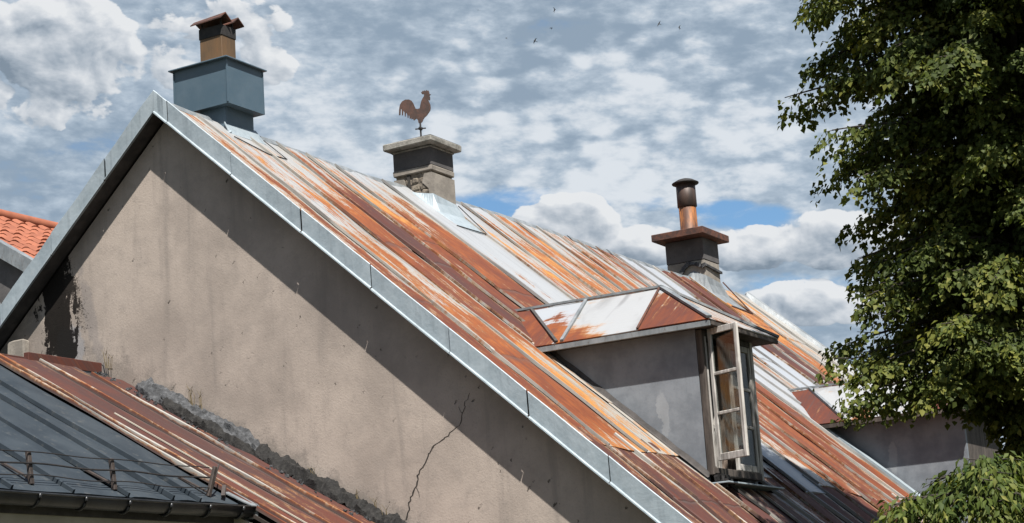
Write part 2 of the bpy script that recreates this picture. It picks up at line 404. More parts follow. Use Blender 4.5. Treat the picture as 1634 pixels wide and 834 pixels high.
def bm_box(bm, x0, x1, y0, y1, z0, z1, bev=0.0, jit=0.0, rnd=random):
    vs = [bm.verts.new((x, y, z)) for x in (x0, x1) for y in (y0, y1) for z in (z0, z1)]
    if jit:
        for v in vs: v.co += Vector((rnd.uniform(-jit, jit), rnd.uniform(-jit, jit), rnd.uniform(-jit, jit)))
    fs = [bm.faces.new([vs[i] for i in q]) for q in ((0, 1, 3, 2), (4, 6, 7, 5), (0, 4, 5, 1), (2, 3, 7, 6), (0, 2, 6, 4), (1, 5, 7, 3))]
    if bev:
        es = {e for f in fs for e in f.edges}
        bmesh.ops.bevel(bm, geom=list(es), offset=bev, segments=1, affect='EDGES', profile=0.5)
    return vs
def box(name, x0, x1, y0, y1, z0, z1, mat, parent=None, bev=0.0, jit=0.0):
    bm = bmesh.new(); bm_box(bm, x0, x1, y0, y1, z0, z1, bev, jit); return obj_bm(name, bm, mat, parent)
def bm_bar(bm, a, b, w, d, up=Vector((0, 0, 1)), bev=0.0):
    """rectangular bar from a to b, w across, d along 'up'"""
    a, b = Vector(a), Vector(b); t = (b-a).normalized(); s = t.cross(up).normalized(); n = s.cross(t)
    vs = [bm.verts.new(p + s*(i*w/2) + n*(j*d/2)) for p in (a, b) for i in (-1, 1) for j in (-1, 1)]
    fs = [bm.faces.new([vs[i] for i in q]) for q in ((0, 1, 3, 2), (4, 6, 7, 5), (0, 4, 5, 1), (2, 3, 7, 6), (0, 2, 6, 4), (1, 5, 7, 3))]
    if bev: bmesh.ops.bevel(bm, geom=list({e for f in fs for e in f.edges}), offset=bev, segments=1, affect='EDGES', profile=0.5)
def bm_tube(bm, pts, rad, n=6, cap=True):
    """tapered tube through pts; rad is one radius or one per point"""
    pts = [Vector(p) for p in pts]
    if not hasattr(rad, '__len__'): rad = [rad]*len(pts)
    rings = []
    for i, p in enumerate(pts):
        t = (pts[min(i+1, len(pts)-1)]-pts[max(i-1, 0)]).normalized()
        a = t.cross(Vector((0.31, 0.17, 0.93)) if abs(t.z) < 0.9 else Vector((1, 0.1, 0))).normalized(); b = t.cross(a)
        rings.append([bm.verts.new(p+(a*math.cos(2*math.pi*k/n)+b*math.sin(2*math.pi*k/n))*rad[i]) for k in range(n)])
    for r0, r1 in zip(rings, rings[1:]):
        for k in range(n): bm.faces.new((r0[k], r0[(k+1) % n], r1[(k+1) % n], r1[k]))
    if cap: bm.faces.new(rings[0][::-1]); bm.faces.new(rings[-1])
def lathe(bm, c, prof, n=20):
    rings = [[bm.verts.new((c[0]+r*math.cos(2*math.pi*k/n), c[1]+r*math.sin(2*math.pi*k/n), c[2]+z)) for k in range(n)] for r, z in prof]
    for r0, r1 in zip(rings, rings[1:]):
        for k in range(n): bm.faces.new((r0[k], r0[(k+1) % n], r1[(k+1) % n], r1[k]))
    bm.faces.new(rings[0][::-1]); bm.faces.new(rings[-1])
def bm_prism(bm, poly, off):
    """closed polygon (3-D points) extruded by vector off"""
    off = Vector(off); a = [bm.verts.new(Vector(p)) for p in poly]; b = [bm.verts.new(Vector(p)+off) for p in poly]
    n = len(poly)
    f0 = bm.faces.new(a); f1 = bm.faces.new(b[::-1])
    for i in range(n): bm.faces.new((a[i], b[i], b[(i+1) % n], a[(i+1) % n]))
    return f0, f1
def wear_attr(me, fn):
    a = me.color_attributes.new('wear', 'FLOAT_COLOR', 'POINT')
    a.data.foreach_set('color', [c for v in me.vertices for c in (*fn(v.index), 0.0)[:4]])
def uv_from(me, uvs):
    l = me.uv_layers.new(name='UVMap')
    for lp in me.loops: l.data[lp.index].uv = uvs[lp.vertex_index]
def lerp_ctrl(ctrl, x):
    if x <= ctrl[0][0]: return ctrl[0][1:]
    for a, b in zip(ctrl, ctrl[1:]):
        if x <= b[0]:
            f = (x-a[0])/(b[0]-a[0]); return tuple(p*(1-f)+q*f for p, q in zip(a[1:], b[1:]))
    return ctrl[-1][1:]

# ================================================================== the ground
GZ = -7.3
obj_from('ground', [(-2500, -2500, GZ), (2500, -2500, GZ), (2500, 2500, GZ), (-2500, 2500, GZ)], [(0, 1, 2, 3)], M_GROUND)['kind'] = 'structure'

# ================================================================== the main house
TAN = 0.880
house = thing('house', 'long house with beige gable wall and steep rusty sheet metal roof', 'house')
LEN = 13.95
HX = 5.45
def sag(x, y): return -0.065*math.exp(-((y-3.4)/1.9)**2)*math.exp(-abs(x)/2.0) - 0.02*math.exp(-((y-10.2)/1.5)**2)*math.exp(-abs(x)/2.0)
def RZ(x, y, h=0.0): return -0.12 - TAN*abs(x) + sag(x, y) + h/0.7507
# gable walls and side walls
WY = 0.18
zt = lambda x: -0.25 - TAN*abs(x)
bm = bmesh.new()
bm_prism(bm, [(-HX, WY, GZ), (HX, WY, GZ), (HX, WY, zt(HX)), (0, WY, zt(0)), (-HX, WY, zt(HX))], (0, 0.4, 0))
obj_bm('gable_wall', bm, M_GABLE, house)
bm = bmesh.new()
bm_prism(bm, [(-HX, LEN-0.62, GZ), (HX, LEN-0.62, GZ), (HX, LEN-0.62, zt(HX)), (0, LEN-0.62, zt(0)), (-HX, LEN-0.62, zt(HX))], (0, 0.4, 0))
obj_bm('gable_wall', bm, M_GABLE, house)
box('side_wall', HX-0.4, HX-0.002, WY+0.402, LEN-0.624, GZ, zt(HX), M_GABLE, house)
box('side_wall', -HX+0.002, -HX+0.4, WY+0.402, LEN-0.624, GZ, zt(HX), M_GABLE, house)
# roof boards under the metal, left open inside the front dormer
D1 = dict(x0=2.34, xf=4.53, y0=1.97, y1=3.08)
def deck_quad(vs, fs, x0, x1, y0, y1, dz=-0.175):
    b = len(vs)
    vs += [(x0, y0, dz-TAN*abs(x0)), (x1, y0, dz-TAN*abs(x1)), (x1, y1, dz-TAN*abs(x1)), (x0, y1, dz-TAN*abs(x0))]; fs.append((b, b+1, b+2, b+3))
vs, fs = [], []
deck_quad(vs, fs, 0, 5.9, 0.015, D1['y0']+0.02); deck_quad(vs, fs, 0, 5.9, D1['y1']-0.02, LEN-0.01)
deck_quad(vs, fs, 0, 2.5, D1['y0']+0.02, D1['y1']-0.02); deck_quad(vs, fs, D1['xf']-0.03, 5.9, D1['y0']+0.02, D1['y1']-0.02)
deck_quad(vs, fs, -5.9, 0, 0.015, LEN-0.01)
deck_quad(vs, fs, -5.9, 0, 0.015, LEN-0.01, -0.19)
obj_from('roof_deck', vs, fs, M_DECK, house)
# soffit under the verge
bm = bmesh.new()
for s in (1, -1):
    bm_prism(bm, [(0, 0.012, -0.205), (s*5.9, 0.012, -0.205-TAN*5.9), (s*5.9, WY-0.004, -0.205-TAN*5.9), (0, WY-0.004, -0.205)], (0, 0, -0.018))
obj_bm('soffit', bm, M_SOFFIT, house)

# verge flashing: folded zinc lengths, each lapped over the next
rv = random.Random(4)
def verge(s, x0, x1, k):
    b = bmesh.new()
    dy = 0.0018*(k % 3)
    top = lambda x: -TAN*x + (0.004 if k % 2 else 0)
    prof = [(0.06, -0.114), (0.028, -0.05), (0.004-dy, 0.0), (-dy-0.002, -0.008), (0.004-dy, -0.205), (-0.016-dy, -0.216), (-0.017-dy, -0.230), (0.010, -0.228)]
    rows = []
    n = 4
    for i in range(n+1):
        x = x0+(x1-x0)*i/n
        w = 0.006*math.sin(i*1.7+k*2.1)
        rows.append([b.verts.new((s*x, yy+w*(1 if 0 < j < 5 else 0), top(x)+zz)) for j, (yy, zz) in enumerate(prof)])
    for r0, r1 in zip(rows, rows[1:]):
        for j in range(len(prof)-1): b.faces.new((r0[j], r0[j+1], r1[j+1], r1[j]))
    o = obj_bm('verge_flashing', b, M_ZINC, house)
    return o
xs = [0.0, 0.16, 0.90, 1.66, 2.37, 3.13, 3.84, 4.53, 5.25, 5.95]
for k in range(len(xs)-1): verge(1, xs[k]+(0.0 if k == 0 else 0.004), xs[k+1]-0.004, k)
xs = [0.0, 0.62, 1.32, 2.02, 2.75, 3.5, 4.2, 5.0, 5.95]
for k in range(len(xs)-1): verge(-1, xs[k]+(0.0 if k == 0 else 0.004), xs[k+1]-0.004, k+1)
# the far verge
b = bmesh.new()
for s in (1, -1):
    rr = [[b.verts.new((s*x, yy, -TAN*x+zz)) for yy, zz in ((LEN-0.06, -0.115), (LEN-0.02, -0.02), (LEN+0.03, 0.0), (LEN+0.03, -0.22))] for x in (0, 1.5, 3, 4.5, 5.95)]
    for r0, r1 in zip(rr, rr[1:]):
        for j in range(3): b.faces.new((r0[j], r0[j+1], r1[j+1], r1[j]))
obj_bm('verge_flashing', b, M_ZINC_D, house)

# roof sheets of the slope in view
rp = random.Random(11)
def roof_panel(y0, y1, x0, x1, ctrl, lift=0.0, rib=True, wob=0.004, ribw=None):
    """one sheet between two seams, from x0 (up) to x1 (down); x0/x1 may be functions of y. ctrl: (x, rust, tone, cream)"""
    f0 = x0 if callable(x0) else (lambda y: x0)
    f1 = x1 if callable(x1) else (lambda y: x1)
    w = y1-y0
    cols = [(y0, 0.0), (y0+0.002, 0.026), (y0+0.013, 0.028), (y0+0.016, 0.0), (y0+0.040, 0.0)] if rib else [(y0, 0.0)]
    cols += [(y0+w*t, 0.006*math.sin(math.pi*t)*(1+rp.uniform(-.4, .4))) for t in (0.17, 0.34, 0.5, 0.68, 0.86)] + [(y1-0.001, 0.0)]
    n = max(4, int((f1(y0)-f0(y0))/0.14))
    colr = [rp.uniform(-0.18, 0.18) for _ in cols]
    ph_ = rp.uniform(0, 9)
    uo = rp.uniform(0, 50)
    lap = rp.uniform(0.35, 0.75)
    ts = sorted([i/n for i in range(n+1)]+([lap-.002, lap+.002, lap+.02] if n > 8 else []))+[1.0]
    nr = len(ts)
    vs, uv, wear = [], [], []
    for i in range(nr):
        for j, (y, h) in enumerate(cols):
            tt_ = ts[i] + (0.0 if n <= 8 else .004*math.sin(j*2.3+ph_)*(abs(ts[i]-lap) < .003))
            x = f0(y)+(f1(y)-f0(y))*tt_
            jy = 0.007*math.sin(x*2.1+y0*5)+0.004*math.sin(x*5.3+y0*3)
            hh = h + lift + wob*math.sin(x*3.1+ph_+j) + wob*0.6*math.sin(x*7.7+ph_*2)
            if n > 8 and ts[i] < lap: hh += 0.007
            if i == nr-1: hh = lift-0.014
            vs.append((x + hh*0.66, y+jy, RZ(x, y, 0)+hh*0.75))
            uv.append((y+uo, x*1.332))
            r, t, c = lerp_ctrl(ctrl, x)
            r = min(r, .55+(r-.55)*.75)+colr[j]
            gr = 0.0; m_ = len(cols)-1
            ew = 0.20+0.16*math.sin(x*1.7+y0*9)
            if j in ((5, m_-1) if rib else (1, m_-1)): r -= ew*0.45
            if j in (4, m_): r -= ew*1.5; c = min(1.0, c+0.35)
            if rib and j < 3: r = r*(0.60+.25*math.sin(x*2.7+y0*13)); c = min(1.0, c+0.3); gr = 0.28+.22*math.sin(x*4.1+y0*7)
            elif rib and j == 3: gr = 0.75+0.25*math.sin(x*1.9+y0*11)
            elif rib and j == 4: gr = 0.10
            if j == len(cols)-1: gr = 0.25
            if n > 8 and lap < ts[i] < lap+.003: gr = max(gr, .55); r += .2
            wear.append((r, t, c, gr))
    nc = len(cols)
    fs = [(i*nc+j, i*nc+j+1, (i+1)*nc+j+1, (i+1)*nc+j) for i in range(nr-1) for j in range(nc-1)]
    fs = [f[::-1] for f in fs]
    o = obj_from('roof_panel', vs, fs, M_SHEET, house)
    wear_attr(o.data, lambda i: wear[i]); uv_from(o.data, uv)
    return o
brk = lambda y: 4.17+0.05*y+0.04*math.sin(y*2.2)          # lower edge of the long sheets
X0 = 0.012
W_, RU, OR, MA = 0.0, 0.55, 0.85, 0.12
dval = 2.74
# y0, y1, x_top, x_bottom, controls
PANELS = [
 (0.055, 0.57, X0, brk, [(0, .38, .65, .8), (.9, .62, .6, .8), (1.6, .68, .5, .8), (2.3, .78, .45, .8), (3.0, .98, .5, .8), (4.2, .88, .55, .8)]),
 (0.57, 1.23, X0, brk, [(0, .20, .7, .5), (.5, .36, .8, .6), (1.2, .54, .75, .7), (2.2, .48, .7, .7), (2.75, .64, .75, .8), (3.1, .88, .58, .8), (3.8, .92, .55, .8), (4.2, .62, .9, .9)]),
 (1.23, 1.83, X0, brk, [(0, .18, .8, .6), (.35, .30, .9, .7), (.62, .55, .98, .8), (1.0, .95, .78, .8), (1.6, 1.0, .60, .8), (2.6, 1.0, .62, .8), (3.0, .75, .9, .9), (3.4, .5, .97, 1), (3.9, .42, .95, 1), (4.3, .5, .97, 1)]),
 (1.83, 2.34, X0, lambda y: 2.86, [(0, .38, .4, .5), (.4, .50, .5, .7), (.85, .85, .25, .6), (1.3, 1.15, .04, .6), (2.2, 1.1, .12, .6), (3, 1.1, .35, .5)]),
 (2.34, 2.85, X0, dval, [(0, .42, .6, .7), (.35, .46, .8, .8), (.75, .62, .95, .9), (1.1, .95, .72, .8), (1.6, 1.05, .55, .8), (2.3, 1.1, .42, .8), (2.8, 1.1, .40, .8)]),
 (2.85, 3.75, X0, lambda y: 2.62-(y-2.85)*0.05, [(0, .28, .6, .4), (.25, .36, .6, .5), (.6, .62, .6, .8), (1.0, .95, .58, .8), (1.6, 1.05, .62, .8), (2.1, 1.0, .55, .8), (2.6, 1.0, .4, .8)]),
 (3.75, 4.80, X0, 4.02, [(0, .06, .4, .3), (1.2, .10, .4, .28), (2.0, .16, .5, .3), (2.4, .3, .5, .3), (3.0, .8, .5, .6), (4.1, .65, .6, .9)]),
 (4.80, 5.40, X0, brk, [(0, .02, .6, .1), (.4, .18, .85, .5), (.9, .45, .9, .9), (1.5, .55, .6, .9), (2.1, .45, .5, .8), (3.0, .80, .6, .9), (3.6, .85, .55, .9), (4.4, .42, .8, 1)]),
 (5.40, 6.02, X0, brk, [(0, .16, .6, .3), (.3, .45, .75, .7), (.8, .62, .9, .9), (1.4, .5, .75, 1), (2.4, .6, .7, .9), (3.0, .85, .6, .9), (4.5, .75, .6, .9)]),
 (6.02, 6.66, X0, brk, [(0, .36, .7, .7), (.4, .60, .8, .9), (.9, .66, .85, .9), (1.5, .5, .8, 1), (2.4, .7, .6, .9), (3.2, .9, .6, .9), (4.6, .75, .62, .9)]),
 (6.66, 7.22, X0, brk, [(0, .26, .5, .6), (.4, .36, .6, .8), (1.0, .40, .8, 1), (1.6, .35, .7, 1), (2.4, .8, .55, .9), (3.2, .95, .62, .9), (4.7, .8, .6, .9)]),
 (7.22, 7.76, X0, brk, [(0, .40, .4, .6), (.3, .36, .5, .7), (.8, .62, .8, .9), (1.4, .5, .7, .9), (2.3, .6, .5, .6), (2.9, .9, .55, .9), (3.4, .95, .62, .9), (4.7, .85, .6, .9)]),
 (7.76, 8.30, X0, lambda y: 4.75 if y < 7.98 else 3.5, [(0, .30, .4, .5), (.4, .45, .6, .8), (.9, .66, .8, .9), (1.5, .4, .7, .7), (2.2, .06, .4, .1), (2.9, .08, .4, .3), (3.4, .05, .4, .55), (4.7, .05, .4, .6)]),
 (8.30, 8.80, X0, 2.9, [(0, .38, .35, .5), (.4, .50, .5, .7), (.9, .60, .6, .9), (1.5, .25, .6, .5), (2.0, .1, .5, .2), (2.9, .12, .4, .2)]),
 (8.80, 9.32, X0, 2.9, [(0, .50, .3, .6), (.4, .55, .4, .7), (.8, .46, .4, .5), (1.4, .4, .8, .9), (2.0, .38, .6, 1), (2.9, .3, .5, 1)]),
 (9.32, 9.90, X0, 2.62, [(0, .0, .3, 0), (.6, .10, .25, .1), (1.2, .12, .3, .1), (1.8, .05, .4, 0), (2.6, .0, .4, .0)]),
 (9.90, 10.50, X0, 2.5, [(0, .0, .3, 0), (.6, .0, .3, 0), (1.5, .03, .3, 0), (2.5, .0, .3, 0)]),
 (10.50, 11.10, X0, 2.5, [(0, .80, .20, .5), (.4, 1.0, .12, .5), (1.2, 1.1, .06, .5), (2.5, 1.1, .10, .5)]),
 (11.10, 11.72, X0, 2.5, [(0, .9, .40, .5), (.4, 1.0, .22, .5), (1.2, 1.1, .08, .5), (2.5, 1.1, .14, .5)]),
 (11.72, 12.55, X0, 2.5, [(0, .75, .98, 1), (.3, .90, .93, 1), (.9, 1.0, .86, 1), (1.6, .9, .92, 1), (2.1, .85, .8, 1), (2.5, .5, .9, .9)]),
 (12.55, 13.38, X0, 2.5, [(0, .55, 1, 1), (.3, .60, 1, 1), (.9, .50, 1, 1), (1.5, .32, .98, 1), (2.1, .15, .9, .8), (2.5, .05, .5, .3)]),
 (13.38, LEN-0.03, X0, 2.5, [(0, .10, .8, 1), (.6, .15, .9, 1), (1.5, .06, .8, .7), (2.5, .02, .5, .3)]),
]
for p in PANELS:
    if 4.7 < p[0] < 9.2: p = (*p[:4], [(x, r+.10*(r > .15), t, c*.8) for x, r, t, c in p[4]])
    roof_panel(*p[:5], lift=0.014)
# sheets carrying on below the front dormer's flank and behind the second dormer (out of sight, plain)
roof_panel(1.83, D1['y0'], lambda y: 2.86, brk, [(0, .6, .9, 1), (3.0, .7, .85, 1), (3.5, .45, .95, 1), (4.3, .5, .98, 1)], lift=0.014, rib=False)
roof_panel(D1['y1'], 3.75, lambda y: 2.66, 4.36, [(0, .8, .5, .8), (3.2, .9, .55, .9), (3.9, .8, .62, .9), (4.2, .35, .9, 1)], lift=0.014, rib=False)
roof_panel(3.75, 4.12, 4.02, 4.40, [(0, .5, .8, 1), (4.4, .45, .9, 1)], lift=0.010, rib=False)
roof_panel(4.12, 4.80, 3.35, lambda y: brk(y)+0.12, [(0, .2, .5, .4), (3.7, .05, .4, .05), (4.6, .02, .3, .0)], lift=0.022)
# brown sheets of the lowest course
low_top = lambda y: 4.02+0.05*y
yb = [0.055, 0.55, 1.00, 1.45, 1.90, 2.35, 2.80, 3.25, 3.70, 4.2, 4.7, 5.25, 5.8, 6.4, 7.0, 7.6, 8.0]
for i, (a, b2) in enumerate(zip(yb, yb[1:])):
    t = rp.uniform(-.06, .06)
    xt = low_top if not (1.8 < a < 3.2) else (lambda y: 4.56)
    ctrl = [(4, .86+t, .10, .7), (4.6, .98, .06+t, .7), (5.3, 1.0, .10, .6), (6, 1, .1, .6)]
    if a > 3.2: ctrl = [(4, .9, .25+t, .8), (4.8, .9, .3, .8), (6, .9, .2, .8)]
    roof_panel(a, b2, xt, 5.95, ctrl, lift=0.0, wob=0.006)
# sheets lower down beyond the second dormer: its flank hides them
roof_panel(9.7, LEN-0.03, 2.45, 5.95, [(0, .4, .6, .6), (6, .6, .6, .6)], lift=0.0)
# the slope behind the ridge
bl_ctrl = [(0, .5, .5, .7), (6, .7, .5, .7)]
ys = [0.055+i*(LEN-0.09)/24 for i in range(25)]
for a, b2 in zip(ys, ys[1:]):
    o = roof_panel(a, b2, X0, 5.95, bl_ctrl, lift=0.014)
    for v in o.data.vertices: v.co.x = -v.co.x
    o.data.flip_normals()
# ridge capping in lapped lengths, broken where the chimneys stand
rr = random.Random(8)
for a, b2 in [(0.05, 0.80), (1.40, 2.3), (2.3, 3.3), (3.3, 4.30), (4.76, 5.9), (5.9, 7.0), (7.0, 8.1), (8.1, 9.2), (9.2, 10.3), (10.3, 11.4), (11.4, 11.93), (12.55, LEN-0.05)]:
    b = bmesh.new(); rows = []
    n = max(3, int((b2-a)/0.2))
    for i in range(n+1):
        y = a+(b2-a)*i/n; j = rr.uniform(-.007, .007)
        rows.append([b.verts.new((x, y, RZ(0, y)+z+j)) for x, z in ((-0.075, -0.030), (-0.022, 0.030), (0.0, 0.046), (0.022, 0.030), (0.068+j, -0.030), (0.066+j, -0.040))])
    for r0, r1 in zip(rows, rows[1:]):
        for j in range(5): b.faces.new((r0[j], r0[j+1], r1[j+1], r1[j]))
    obj_bm('ridge_cap', b, M_ZINC_D, house)

# the crack in the gable render (ragged gap with a lip)
cr = random.Random(3)
line = [(3.19, -3.30), (3.131, -3.39), (3.10, -3.46), (3.075, -3.545), (2.99, -3.60), (2.90, -3.645), (2.80, -3.70), (2.74, -3.76), (2.69, -3.85), (2.625, -3.93), (2.60, -4.02), (2.545, -4.10), (2.515, -4.20), (2.47, -4.32)]
pts = []
for (a, c), (d, e) in zip(line, line[1:]):
    for k in range(4):
        t = k/4; pts.append((a+(d-a)*t+cr.uniform(-.012, .012), c+(e-c)*t+cr.uniform(-.008, .008)))
vs, fs = [], []
for i, (x, z) in enumerate(pts):
    w = 0.002+0.0055*min(1, i/len(pts)*1.8)*cr.uniform(0.4, 1.5)
    vs += [(x-w, WY-0.003, z), (x, WY-0.001, z+0.002), (x+w, WY-0.003, z)]
for i in range(len(pts)-1):
    fs += [(3*i, 3*i+3, 3*i+4, 3*i+1), (3*i+1, 3*i+4, 3*i+5, 3*i+2)]
obj_from('crack', vs, fs, M_CRACK, house)
for ln, w0 in (([(3.10, -3.46), (3.08, -3.43), (3.07, -3.40)], .002), ([(2.6, -4.02), (2.625, -4.07), (2.63, -4.11)], .002)):
    vs, fs = [], []
    for i, (x, z) in enumerate(ln): vs += [(x-w0, WY-0.0025, z), (x+w0, WY-0.0025, z)]
    for i in range(len(ln)-1): fs.append((2*i, 2*i+2, 2*i+3, 2*i+1))
    obj_from('crack', vs, fs, M_CRACK, house)
# stub of masonry left on the wall by the lower roof
box('masonry_stub', -2.02, -1.80, 0.10, WY-0.002, -2.40, -2.12, M_PLASTER, house, 0.015, 0.012)

# ------------------------------------------------------------------ flat sheets for dormer roofs
def poly_sheet(name, pts, wearfn, parent, thick=0.012, cuts=5, uvs=(1.0, 1.0), jig=0.004):
    P = [Vector(p) for p in pts]
    nrm = (P[1]-P[0]).cross(P[-1]-P[0]).normalized()
    if nrm.z < 0: nrm = -nrm
    bm = bmesh.new(); f = bm.faces.new([bm.verts.new(p) for p in P])
    if len(P) > 4: bmesh.ops.triangulate(bm, faces=[f])
    bmesh.ops.subdivide_edges(bm, edges=bm.edges[:], cuts=cuts, use_grid_fill=True)
    for v in bm.verts:
        k = mnoise.noise(v.co*4.0)*jig
        v.co += nrm*(k+0.002)
    top = bm.faces[:]
    bd = [e for e in bm.edges if len(e.link_faces) == 1]
    r = bmesh.ops.extrude_edge_only(bm, edges=bd)
    for v in [g_ for g_ in r['geom'] if isinstance(g_, bmesh.types.BMVert)]: v.co -= nrm*thick
    me = bpy.data.meshes.new(name); bm.to_mesh(me); bm.free(); me.materials.append(M_SHEET)
    o = bpy.data.objects.new(name, me); C.objects.link(o); o.parent = parent
    ex = (P[1]-P[0]).normalized(); ey = nrm.cross(ex)
    uo = abs(P[0].x*7+P[0].y*3)
    uv = [((v.co-P[0]).dot(ex)*uvs[0]+uo, (v.co-P[0]).dot(ey)*uvs[1]) for v in me.vertices]
    uv_from(me, uv); wear_attr(me, lambda i: wearfn(me.vertices[i].co))
    return o
def strap(name, pts, w, h, mat, parent):
    bm = bmesh.new()
    for a, b in zip(pts, pts[1:]): bm_bar(bm, Vector(a)+Vector((0, 0, h*0.4)), Vector(b)+Vector((0, 0, h*0.4)), w, h)
    return obj_bm(name, bm, mat, parent)

# ------------------------------------------------------------------ front dormer
dz_e, dz_r = -2.685, -2.18
yl, yr_, ym = 1.80, 3.36, 2.56
EL = Vector((2.93, yl, dz_e)); ER = Vector((4.70, yl, dz_e)); RL = Vector((2.34, ym, dz_r)); RR_ = Vector((3.90, ym, dz_r)); EB = Vector((4.70, yr_, dz_e)); EBL = Vector((2.93, yr_, dz_e))
lerp = lambda a, b, t: a+(b-a)*t
e1, e2 = lerp(EL, ER, 0.13), lerp(EL, ER, 0.155)
r1, r2 = lerp(RL, RR_, 0.10), lerp(RL, RR_, 0.49)
e3 = lerp(EL, ER, 0.60)
rustw = lambda r, t, c: (lambda co: (r, t, c))
poly_sheet('dormer_roof_sheet', [EL+Vector((-0.02, 0, 0)), e1, r1, RL+Vector((-0.10, 0.02, 0.03))], lambda co: (1.0 - max(0, (co.x-2.75))*1.2, .42, .2), house)
poly_sheet('dormer_roof_sheet', [e1, e2, r2, r1], lambda co: (.30+.62*math.exp(-((co.x-2.95)/.24)**2-((co.y-2.25)/.20)**2), .65, .05), house, uvs=(0.12, 1.5))
poly_sheet('dormer_roof_sheet', [e2, e3, RR_, r2], lambda co: (.14+.85*math.exp(-((co.x-3.28)/.36)**2)*max(0, 1-(co.y-yl)/.42), .68, .38), house, uvs=(0.12, 1.5))
poly_sheet('dormer_roof_sheet', [e3, ER, RR_], lambda co: (.80-.5*max(0, (co.y-2.35)/.2)+.3*max(0, (2.1-co.y)/.3), .50, .25), house)
poly_sheet('dormer_roof_sheet', [ER, EB, RR_], lambda co: (.42, .3, .7), house)
poly_sheet('dormer_roof_sheet', [EB, EBL, RL, RR_], lambda co: (.5, .5, .4), house)
strap('dormer_seam', [e1+Vector((0, 0, .006)), r1+Vector((0, 0, .004))], .030, .022, M_SOFFIT, house)
strap('dormer_seam', [e2+Vector((0.01, 0, .006)), r2+Vector((0, 0, .004))], .030, .026, M_ZINC_D, house)
strap('dormer_seam', [e3+Vector((0, 0, .004)), RR_+Vector((-0.01, 0, .004))], .020, .02, M_RUST_DARK, house)
strap('dormer_ridge', [RL+Vector((-.12, .01, .02)), RR_+Vector((0.01, 0, .008))], .045, .022, M_ZINC_D, house)
for q in (ER, EB): strap('dormer_hip', [RR_+Vector((0, 0, .006)), q+Vector((0, 0, .008))], .05, .022, M_ZINC_D, house)
strap('valley_flashing', [RL+Vector((-.10, 0.02, .02)), lerp(RL, EL, .5)+Vector((-.05, -.02, .01)), EL+Vector((-.03, -.01, .0))], .03, .014, M_CREAM, house)
# eaves board
bm = bmesh.new()
bm_prism(bm, [(2.88, yl+0.02, dz_e-0.013), (4.68, yl+0.02, dz_e-0.013), (4.68, yr_-0.02, dz_e-0.013), (2.88, yr_-0.02, dz_e-0.013)], (0, 0, -0.03))
obj_bm('eaves_board', bm, M_WOOD_D, house)
bm = bmesh.new(); bm_box(bm, 2.86, 4.695, yl+0.004, yl+0.03, dz_e-0.062, dz_e-0.010, 0.004); obj_bm('eaves_fascia', bm, M_ZINC_D, house)
bm = bmesh.new(); bm_box(bm, 4.664, 4.696, yl+0.034, yr_-0.004, dz_e-0.05, dz_e-0.011, 0.004); obj_bm('eaves_fascia', bm, M_WOOD_D, house)
# cheeks
def cheek(y0, y1, xa, xf, zt_, name='dormer_cheek'):
    b = bmesh.new()
    xt = (-0.20-zt_)/TAN
    bm_prism(b, [(xt, y0, zt_), (xf, y0, zt_), (xf, y0, -0.20-TAN*xf)], (0, y1-y0, 0))
    return obj_bm(name, b, M_CHEEK, house)
xf = D1['xf']
cheek(D1['y0'], D1['y0']+0.06, 2.4, xf-0.055, dz_e-0.044)
cheek(D1['y1']-0.06, D1['y1'], 2.4, xf-0.055, dz_e-0.044)
# rusty apron where the cheek meets the roof
bm = bmesh.new()
n = 16; rows = []
for i in range(n+1):
    x = 2.95+(xf-2.98)*i/n; j = 0.006*math.sin(i*2.3)
    rows.append([bm.verts.new((x, D1['y0']-0.055+j, RZ(x, 2)+0.030)), bm.verts.new((x, D1['y0']-0.02, RZ(x, 2)+0.038)), bm.verts.new((x, D1['y0']-0.004, RZ(x, 2)+0.085+j))])
for r0, r1 in zip(rows, rows[1:]):
    for j in range(2): bm.faces.new((r0[j], r0[j+1], r1[j+1], r1[j]))
obj_bm('cheek_apron', bm, M_SOFFIT, house)
# attic lining seen through the window
bm = bmesh.new()
bm_box(bm, 1.6, 1.64, D1['y0']-0.6, D1['y1']+0.6, -4.5, -2.0)
bm_box(bm, 1.6, 4.4, D1['y0']-0.4, D1['y1']+0.4, -4.55, -4.5)
obj_bm('attic_lining', bm, M_ATTIC, house)
# window frame on the front face
wz0, wz1 = -4.03, dz_e-0.052
wy0, wy1 = D1['y0']-0.005, D1['y1']+0.005
wm = (wy0+wy1)/2
def frame_bar(name, y0, y1, z0, z1, mat=M_WOOD, d0=-0.05, d1=0.012, parent=house, bev=0.005):
    return box(name, xf+d0, xf+d1, y0, y1, z0, z1, mat, parent, bev)
frame_bar('window_post', wy0, wy0+0.045, wz0, wz1, M_WOOD_D)
frame_bar('window_post', wy0+0.048, wy0+0.10, wz0+0.07, wz1-0.05, M_WOOD, -0.05, 0.004)
frame_bar('window_post', wy1-0.06, wy1, wz0, wz1, M_WOOD)
frame_bar('window_head', wy0+0.047, wy1-0.062, wz1-0.048, wz1, M_WOOD_D)
frame_bar('window_sill', wy0+0.047, wy1-0.062, wz0, wz0+0.065, M_WOOD_D, -0.06, 0.02)
box('sill_flashing', xf-0.02, xf+0.16, wy0-0.03, wy1+0.10, wz0-0.085, wz0-0.070, M_ZINC, house, 0.003)
